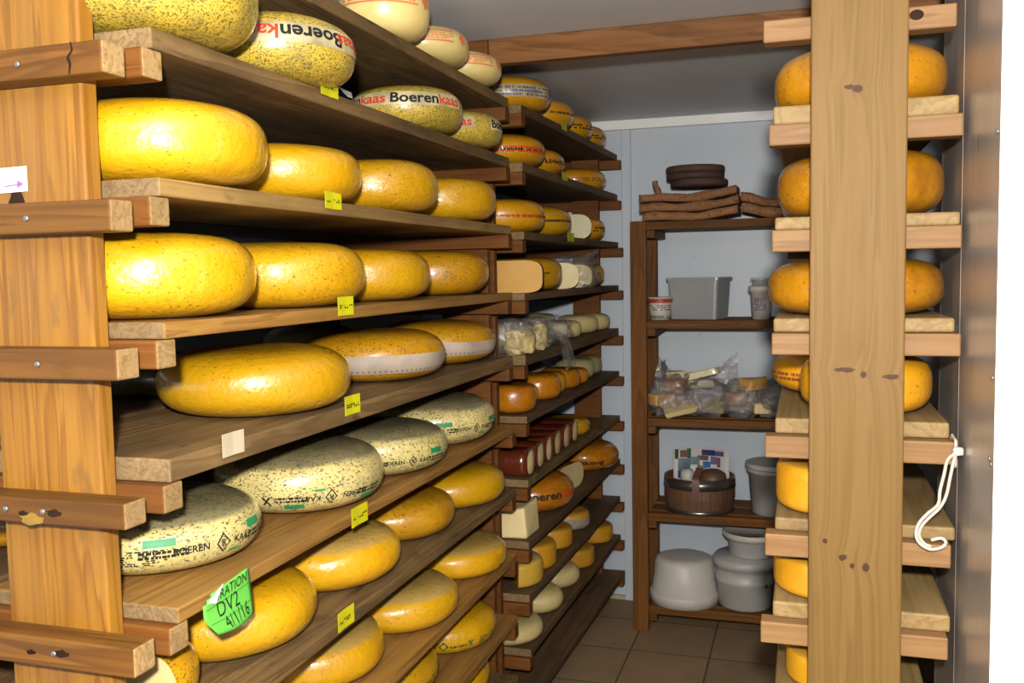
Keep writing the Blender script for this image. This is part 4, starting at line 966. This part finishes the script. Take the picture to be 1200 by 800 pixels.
# ================================================================ BACK SHELF UNIT
un = empty('shelf_unit', (-0.2, 3.8, 0.0), 'dark red-brown timber shelf unit standing at the back wall', 'shelf unit')
for (x0, x1) in ((-0.660, -0.598), (0.27, 0.33)):
    box('post', x0, x1, 3.63, 3.665, 0, 1.640, m_unit, un, 0.003); box('post', x0, x1, 3.90, 3.945, 0, 1.640, m_unit, un, 0.003)
US = [1.637, 1.252, 0.866, 0.485, 0.105]
for z in US:
    box('shelf', -0.598, 0.27, 3.632, 3.672, z-0.032, z, m_unit_s, un, 0.003)
    box('shelf', -0.598, 0.27, 3.700, 3.800, z-0.026, z-0.001, m_unit_s, un, 0.003)
    box('shelf', -0.598, 0.27, 3.825, 3.940, z-0.026, z-0.001, m_unit_s, un, 0.003)
    for x0, x1 in ((-0.597, -0.565), (0.238, 0.27)): box('bearer', x0, x1, 3.640, 3.935, z-0.062, z-0.0325, m_unit_s, un, 0.002)
# top: brown wavy slabs and dark discs
def slab(x0, x1, y0, y1, z, th, seed, label, curl=0.02):
    n, m = 24, 6; V, F = [], []; cx = (x0+x1)/2; cyy = (y0+y1)/2
    for lay in (0, 1):
        for i in range(n+1):
            for j in range(m+1):
                u, w_ = i/n, j/m; x = x0+(x1-x0)*u; y = y0+(y1-y0)*w_
                zz = curl*(max(0, u-0.62)/0.38)**1.5 + 0.003*math.sin(u*9) + 0.0015*noise.noise(Vector((u*5, w_*3, seed)))
                y2 = y + (0.010*noise.noise(Vector((u*6, seed, 2))) if j in (0, m) else 0)
                x2 = x + (0.010*noise.noise(Vector((w_*6, seed, 7))) if i in (0, n) else 0)
                V.append((x2-cx, y2-cyy, zz+th*lay*(0.85+0.3*noise.noise(Vector((u*4, w_*4, seed+4))))))
    o2 = (n+1)*(m+1)
    for i in range(n):
        for j in range(m):
            a = i*(m+1)+j; F.append((a, a+1, a+m+2, a+m+1)); F.append((o2+a, o2+a+m+1, o2+a+m+2, o2+a+1))
    for i in range(n):
        a, b = i*(m+1), (i+1)*(m+1); F.append((a, b, o2+b, o2+a)); F.append((a+m, o2+a+m, o2+b+m, b+m))
    for j in range(m):
        a = j; F.append((a, o2+a, o2+a+1, a+1)); a = n*(m+1)+j; F.append((a, a+1, o2+a+1, o2+a))
    zmin = min(p[2] for p in V); V = [(a, b, c-zmin) for a, b, c in V]
    o = link('bark_slab', mesh('bark_slab', V, F), m_hide, None, (cx, cyy, z), True); tag(o, label, 'slab', 'brown slabs on the shelf unit'); return o
slab(-0.612, -0.250, 3.64, 3.86, 1.6375, 0.034, 1.0, 'lowest of the left stack of wavy brown slabs', 0.018)
slab(-0.626, -0.250, 3.645, 3.86, 1.673, 0.036, 2.2, 'middle one in the left stack of wavy brown slabs', 0.020)
slab(-0.628, -0.255, 3.65, 3.86, 1.711, 0.034, 3.1, 'uppermost of the left stack of wavy brown slabs', 0.022)
slab(0.04, -0.235, 3.66, 3.88, 1.6375, 0.042, 4.0, 'lower brown slab to the right of the wavy stack', 0.022)
slab(0.04, -0.240, 3.665, 3.88, 1.681, 0.038, 5.0, 'upper brown slab to the right of the wavy stack', 0.022)
v, f = tube(spline([(0, 0, 0), (-0.004, 0, 0.022), (-0.012, 0, 0.040), (-0.016, 0, 0.060)], 5), [0.013]*8+[0.011]*8, 8)
tag(link('bark_strip', mesh('bark_strip', v, f), m_hide, None, (-0.562, 3.74, 1.742), True), 'short upright curl of brown bark on the left of the stack', 'bark')
for i, (x, R, z, th, lb) in enumerate(((-0.405, 0.112, 1.772, 0.026, 'lowest dark round disc on top of the brown slabs'), (-0.420, 0.113, 1.799, 0.025, 'middle dark round disc of the three'), (-0.420, 0.115, 1.825, 0.026, 'topmost dark round disc of the three'))):
    v, f = lathe([(0, 0), (R*0.96, 0), (R, th*0.25), (R, th*0.75), (R*0.96, th), (0, th*0.98)], 40)
    tag(link('wooden_disc', mesh('wooden_disc', v, f), m_disc, None, (x, 3.755, z), True), lb, 'disc', 'dark discs on the shelf unit')
# second shelf: printed tub, clear box, jar
t1 = empty('food_tub', (-0.553, 3.70, US[1]), 'small white printed tub with a red lid band on the second shelf', 'tub')
v, f = lathe([(0, 0), (0.038, 0), (0.046, 0.074), (0.044, 0.075), (0, 0.074)], 32); link('body', mesh('body', v, f), m_tub, t1, None, True)
v, f = lathe([(0, 0.0745), (0.048, 0.0745), (0.049, 0.076), (0.049, 0.088), (0.047, 0.090), (0, 0.090)], 32); link('lid', mesh('lid', v, f), m_tub, t1, None, True)
v, f = lathe([(0.0482, 0.068), (0.0495, 0.0765), (0.0495, 0.084), (0.0492, 0.0842)], 32); link('red_band', mesh('red_band', v, f), m_lidred, t1, None, True)
class Cone:
    def __init__(s, r0, r1, h): s.r0, s.r1, s.h = r0, r1, h
def cone_stamp(parent, name, geos, r0, r1, h, th0, mat, lift=0.0008):
    V, F = join(*geos); out = []
    for p in V:
        r = r0+(r1-r0)*p[1]/h + lift; th = th0+p[0]/((r0+r1)/2); out.append((r*math.cos(th), r*math.sin(th), p[1]))
    return link(name, mesh(name, out, F), mat, parent)
r_ = random.Random(2)
cone_stamp(t1, 'red_print', dashes(r_, -0.05, 0.05, 0.038, 0.062, 3, 0.8), 0.038, 0.046, 0.074, D(-80), m_maroon)
cone_stamp(t1, 'green_print', dashes(r_, -0.05, 0.05, 0.006, 0.020, 2, 0.8), 0.038, 0.046, 0.074, D(-80), m_dkgreen)
b1 = empty('plastic_box', (-0.408, 3.775, US[1]), 'empty frosted clear plastic box on the second shelf', 'box')
def open_box(bx, by, tx, ty, h, t):
    V, F = [], []
    def ring(x, y, z, r=0.012):
        out = []
        for (sx, sy, a0) in ((1, 1, 0), (-1, 1, 90), (-1, -1, 180), (1, -1, 270)):
            for k in range(4):
                a = D(a0+30*k); out.append((sx*(x-r)+r*math.cos(a), sy*(y-r)+r*math.sin(a), z))
        return out
    rings = [ring(bx, by, 0), ring(tx, ty, h), ring(tx+0.006, ty+0.006, h), ring(tx+0.006, ty+0.006, h-0.012), ring(tx+0.004, ty+0.004, h-0.012), ring(tx+0.004, ty+0.004, h-0.002), ring(tx-t, ty-t, h-0.002), ring(bx-t, by-t, t)]
    for r in rings: V += r
    for a in range(len(rings)-1):
        for k in range(16): F.append((a*16+k, a*16+(k+1) % 16, (a+1)*16+(k+1) % 16, (a+1)*16+k))
    F.append(tuple(range(16))); F.append(tuple(7*16+k for k in range(16)))
    return V, F
v, f = open_box(0.095, 0.075, 0.104, 0.084, 0.165, 0.002); link('body', mesh('body', v, f), m_clearbox, b1); b1.rotation_euler = (0, 0, D(-14))
j1 = empty('jar', (-0.165, 3.72, US[1]), 'white plastic jar with a printed label and clear lid on the second shelf', 'jar')
v, f = lathe([(0, 0), (0.036, 0), (0.042, 0.105), (0.050, 0.106), (0.050, 0.128), (0.044, 0.130), (0, 0.130)], 32); link('body', mesh('body', v, f), m_tub, j1, None, True)
v, f = lathe([(0, 0.131), (0.036, 0.131), (0.034, 0.150), (0.042, 0.152), (0.042, 0.160), (0, 0.160)], 32); link('lid', mesh('lid', v, f), m_clearbox, j1, None, True)
cone_stamp(j1, 'label_print', dashes(r_, -0.022, 0.022, 0.035, 0.085, 7, 0.8), 0.036, 0.042, 0.105, D(-95), m_blue, 0.0012)
# third shelf: bags of cheese
g = 'cheese pieces in the bags'
chunk('cheese_chunk', (0.14, 0.11, 0.020), m_cut, 21, (-0.475, 3.705, US[2]+0.032), 0.2, 'flat yellowish cheese slab with a white label, front of the bag shelf', g, tilt=(0.42, -0.2))
chunk('cheese_chunk', (0.11, 0.06, 0.035), m_cutwhite, 22, (-0.41, 3.80, US[2]+0.105), 0.1, 'pale cheese bar lying in the middle of the bag shelf', g)
chunk('cheese_chunk', (0.15, 0.06, 0.030), m_cutwhite, 23, (-0.40, 3.80, US[2]+0.148), 0.0, 'pale cheese bar tilted on top in the bag shelf', g, tilt=(0, -0.25))
blob('smoked_cheese', 0.055, 0.05, 0.035, m_deep, 31, 0.05, 2, 3, loc=(-0.505, 3.785, US[2]+0.085)); tag(bpy.data.objects['smoked_cheese'], 'dark orange-brown cheese in the left bag', 'cheese', g)
chunk('cheese_chunk', (0.09, 0.07, 0.035), m_cut, 24, (-0.515, 3.82, US[2]+0.135), 0.3, 'pale cheese piece above the dark orange-brown one', g)
for (x, z, m, sd_, lb) in ((-0.26, 0.05, m_deep, 25, 'dark orange cheese piece at right front of the bag shelf'), (-0.20, 0.11, m_cutorg, 26, 'orange cheese piece top right of the bag shelf'), (-0.17, 0.02, m_cut, 27, 'pale cheese piece low at the right end of the bag shelf'), (-0.34, 0.015, m_grey, 28, 'greyish cheese piece at the front middle of the bag shelf'), (-0.56, 0.04, m_cutorg, 29, 'orange cheese piece low at the left end of the bag shelf')):
    chunk('cheese_chunk', (0.09, 0.07, 0.05), m, sd_, (x, 3.73, US[2]+z), sd_, lb, g)
lb_ = link('paper_label', mesh('paper_label', *boxv(-0.017, 0.017, -0.013, 0.013, 0, 0.001)), m_paper, None, (-0.455, 3.705, US[2]+0.066)); lb_.rotation_euler = (0.9, -0.25, 0.3); tag(lb_, 'small white printed label on the flat yellowish cheese slab', 'label')
gv = join(*dashes(random.Random(4), -0.013, 0.013, -0.008, 0.009, 4, 0.8)); link('print', mesh('print', [(p[0], p[1], 0.0014) for p in gv[0]], gv[1]), m_blue, lb_)
gb = 'clear bags on the third shelf'
bag((-0.525, 3.77, US[2]), (0.085, 0.10, 0.088), 21, 'left clear bag on the third shelf with a pointed upright corner', m_film2, group=gb, flaps=[([(-0.02, -0.02, 0.13), (-0.025, 0.0, 0.17), (-0.03, 0.0, 0.215)], (0.05, 0.015)), ([(0.05, -0.02, 0.12), (0.06, 0.0, 0.14), (0.07, 0, 0.165)], (0.05, 0.03))])
bag((-0.38, 3.77, US[2]), (0.095, 0.10, 0.082), 22, 'middle clear bag on the third shelf with a tall grey flap', m_film2, group=gb)
tall = bpy.data.objects[-1] if False else None
bag((-0.24, 3.76, US[2]), (0.085, 0.10, 0.080), 23, 'shiny clear bag right of the middle on the third shelf', m_film2, group=gb)
bag((-0.12, 3.77, US[2]), (0.075, 0.10, 0.085), 24, 'clear bag at right end of the third shelf, partly behind the right rack', m_film2, group=gb)
def sail(parent_loc, pts, label, seed):
    """an upright stiff corner of plastic film"""
    V, F = [], []; n = 10
    A, B, C_, D_ = [Vector(p) for p in pts]
    for i in range(n+1):
        for j in range(n+1):
            u, w_ = i/n, j/n; p = A.lerp(B, u).lerp(D_.lerp(C_, u), w_); p.y += 0.012*noise.noise(Vector((u*3, w_*3, seed))); V.append(p-Vector(parent_loc))
    for i in range(n):
        for j in range(n): F.append((i*(n+1)+j, (i+1)*(n+1)+j, (i+1)*(n+1)+j+1, i*(n+1)+j+1))
    return V, F
mb = [o for o in bpy.data.objects if o.get('label', '').startswith('middle clear bag')][0]
v, f = sail(mb.location, [(-0.40, 3.79, US[2]+0.12), (-0.255, 3.79, US[2]+0.10), (-0.262, 3.83, US[2]+0.250), (-0.335, 3.83, US[2]+0.195)], '', 3); link('upright_flap', mesh('upright_flap', v, f), m_film2, mb, None, True)
lbag = [o for o in bpy.data.objects if o.get('label', '').startswith('left clear bag')][0]
v, f = sail(lbag.location, [(-0.600, 3.76, US[2]+0.08), (-0.44, 3.76, US[2]+0.13), (-0.545, 3.80, US[2]+0.190), (-0.575, 3.80, US[2]+0.232)], '', 5); link('upright_flap', mesh('upright_flap', v, f), m_film2, lbag, None, True)
# fourth shelf: wooden tub with magazine, bucket
cz = US[3]
ck = empty('wooden_tub', (-0.408, 3.755, cz), 'low oval-looking wooden cask tub with metal hoops on the fourth shelf', 'tub')
v, f = lathe([(0, 0.012), (0.126, 0.012), (0.124, 0.0), (0.132, 0.0), (0.141, 0.06), (0.138, 0.140), (0.129, 0.140), (0.131, 0.06), (0.122, 0.02), (0, 0.02)], 48); link('staves', mesh('staves', v, f), m_stave, ck, None, False)
v, f = lathe([(0.1325, 0.0), (0.1355, 0.0), (0.139, 0.018), (0.1365, 0.018)], 48); link('hoop', mesh('hoop', v, f), m_hoop, ck, None, True)['label'] = 'lower metal hoop'
v, f = lathe([(0.1415, 0.100), (0.1435, 0.100), (0.1405, 0.138), (0.138, 0.138)], 48); link('hoop', mesh('hoop', v, f), m_hoop, ck, None, True)['label'] = 'upper metal hoop'
st_ = spline([(0, -0.147, 0.050), (0, -0.149, 0.08), (0.002, -0.147, 0.125), (0.0, -0.140, 0.150), (0.004, -0.118, 0.165), (0.012, -0.09, 0.185)], 5)
V, F = [], []
for p in st_: V += [(p.x-0.014, p.y, p.z), (p.x+0.014, p.y, p.z), (p.x+0.014, p.y+0.004, p.z-0.002), (p.x-0.014, p.y+0.004, p.z-0.002)]
for i in range(len(st_)-1):
    for j in range(4): F.append((i*4+j, i*4+(j+1) % 4, (i+1)*4+(j+1) % 4, (i+1)*4+j))
link('strap', mesh('strap', V, F), m_leather, ck)
mg = empty('magazine', (-0.405, 3.80, cz+0.021), 'colourful picture magazine standing open in the wooden tub', 'magazine')
def page(u0, u1, z0, z1, lift=0.0, n=10):
    V, F = [], []
    for i in range(n+1):
        u = u0+(u1-u0)*i/n; y = 0.030*math.sin(PI*u)-0.012-lift*3.5
        V += [(-0.112+0.224*u, y, z0), (-0.112+0.224*u, y, z1)]
    for i in range(n): F.append((2*i, 2*i+2, 2*i+3, 2*i+1))
    return V, F
o = link('cover', mesh('cover', *page(0, 1, 0.0, 0.215)), m_paper, mg, None, True); sd = o.modifiers.new('t', 'SOLIDIFY'); sd.thickness = 0.003; sd.offset = 0
for nm, c, rects in (('blue_picture', (0.02, 0.03, 0.20), [(0.5, 0.74, 0.185, 0.208), (0.08, 0.2, 0.09, 0.12)]), ('sky_picture', (0.03, 0.22, 0.55), [(0.52, 0.66, 0.135, 0.160)]), ('teal_picture', (0.16, 0.24, 0.28), [(0.08, 0.3, 0.12, 0.172), (0.30, 0.46, 0.145, 0.178)]),
        ('brown_picture', (0.20, 0.09, 0.05), [(0.12, 0.25, 0.176, 0.205), (0.42, 0.62, 0.164, 0.184), (0.78, 0.84, 0.14, 0.18)]), ('green_picture', (0.02, 0.10, 0.02), [(0.03, 0.09, 0.17, 0.21), (0.14, 0.28, 0.095, 0.116), (0.24, 0.31, 0.172, 0.212)]), ('violet_picture', (0.14, 0.12, 0.25), [(0.66, 0.78, 0.150, 0.182), (0.74, 0.9, 0.186, 0.206)])):
    gs = None; mp_ = plain(nm+'_ink', c, 0.4, var=0.3)
    for a, b, c_, d_ in rects: link(nm, mesh(nm, *page(a, b, c_, d_, 0.0016, 6)), mp_, mg)
v, f = lathe([(0, 0), (0.05, 0.0), (0.056, 0.03), (0.05, 0.055), (0.03, 0.068), (0, 0.07)], 28)
o = link('leather_pouch', mesh('leather_pouch', v, f), m_leather, None, (-0.352, 3.715, cz+0.100), True); tag(o, 'rounded brown pouch lying in the wooden tub', 'pouch')
v, f = boxv(-0.018, 0.018, -0.004, 0.004, 0, 0.10); o = link('leather_strap', mesh('leather_strap', v, f), m_leather, None, (-0.425, 3.70, cz+0.088), False, 0.002); o.rotation_euler = (-0.2, 0.35, 0.1); tag(o, 'short brown leather strap sticking up from the wooden tub', 'strap')
v, f = lathe([(0, 0), (0.028, 0), (0.028, 0.07), (0.02, 0.085), (0, 0.085)], 24); o = link('white_bottle', mesh('white_bottle', v, f), m_tub, None, (-0.455, 3.745, cz+0.075), True); tag(o, 'small white bottle in the wooden tub before the magazine', 'bottle')
bk = empty('bucket', (-0.118, 3.755, cz), 'grey-white plastic bucket with a lid on the fourth shelf', 'bucket')
v, f = lathe([(0, 0), (0.078, 0), (0.086, 0.005), (0.098, 0.165), (0.106, 0.166), (0.106, 0.18), (0.098, 0.181), (0, 0.181)], 44); link('body', mesh('body', v, f), m_bucket, bk, None, True)
v, f = lathe([(0, 0.1815), (0.108, 0.1815), (0.111, 0.186), (0.111, 0.200), (0.105, 0.203), (0.09, 0.200), (0, 0.199)], 44); link('lid', mesh('lid', v, f), m_bucket, bk, None, True)
# bottom shelf: upturned tub, big bucket, lidded container on top
bz = US[4]
tb = empty('plastic_tub', (-0.470, 3.755, bz), 'white plastic tub standing upside down on the bottom shelf', 'tub')
v, f = lathe([(0, 0.180), (0.09, 0.182), (0.112, 0.174), (0.119, 0.155), (0.122, 0.09), (0.126, 0.088), (0.129, 0.045), (0.138, 0.043), (0.141, 0.036), (0.141, 0.0), (0.136, 0.0), (0.126, 0.04), (0.115, 0.15), (0, 0.172)], 56); link('body', mesh('body', v, f), m_tub, tb, None, True)
bb = empty('bucket', (-0.228, 3.755, bz), 'large white ribbed bucket on the bottom shelf', 'bucket')
v, f = lathe([(0, 0), (0.098, 0), (0.106, 0.008), (0.113, 0.10), (0.118, 0.104), (0.119, 0.122), (0.114, 0.126), (0.117, 0.166), (0.127, 0.168), (0.129, 0.190), (0.118, 0.204), (0, 0.206)], 56); link('body', mesh('body', v, f), m_bucket, bb, None, True)
v, f = boxv(-0.006, 0.006, -0.006, 0.002, 0, 0.014); link('handle_lug', mesh('handle_lug', [(a+0.085, b-0.083, c+0.10) for a, b, c in v], f), m_blackplastic, bb)
tc_ = empty('container', (-0.205, 3.755, bz+0.2065), 'smaller white container with a wide dish lid on top of the large bucket', 'container')
v, f = lathe([(0, 0), (0.082, 0), (0.088, 0.008), (0.092, 0.066), (0.098, 0.070), (0, 0.070)], 48); link('body', mesh('body', v, f), m_bucket, tc_, None, True)
v, f = lathe([(0, 0.0705), (0.104, 0.0705), (0.112, 0.080), (0.113, 0.096), (0.106, 0.098), (0.098, 0.088), (0, 0.086)], 48); link('lid', mesh('lid', v, f), m_tub, tc_, None, True)
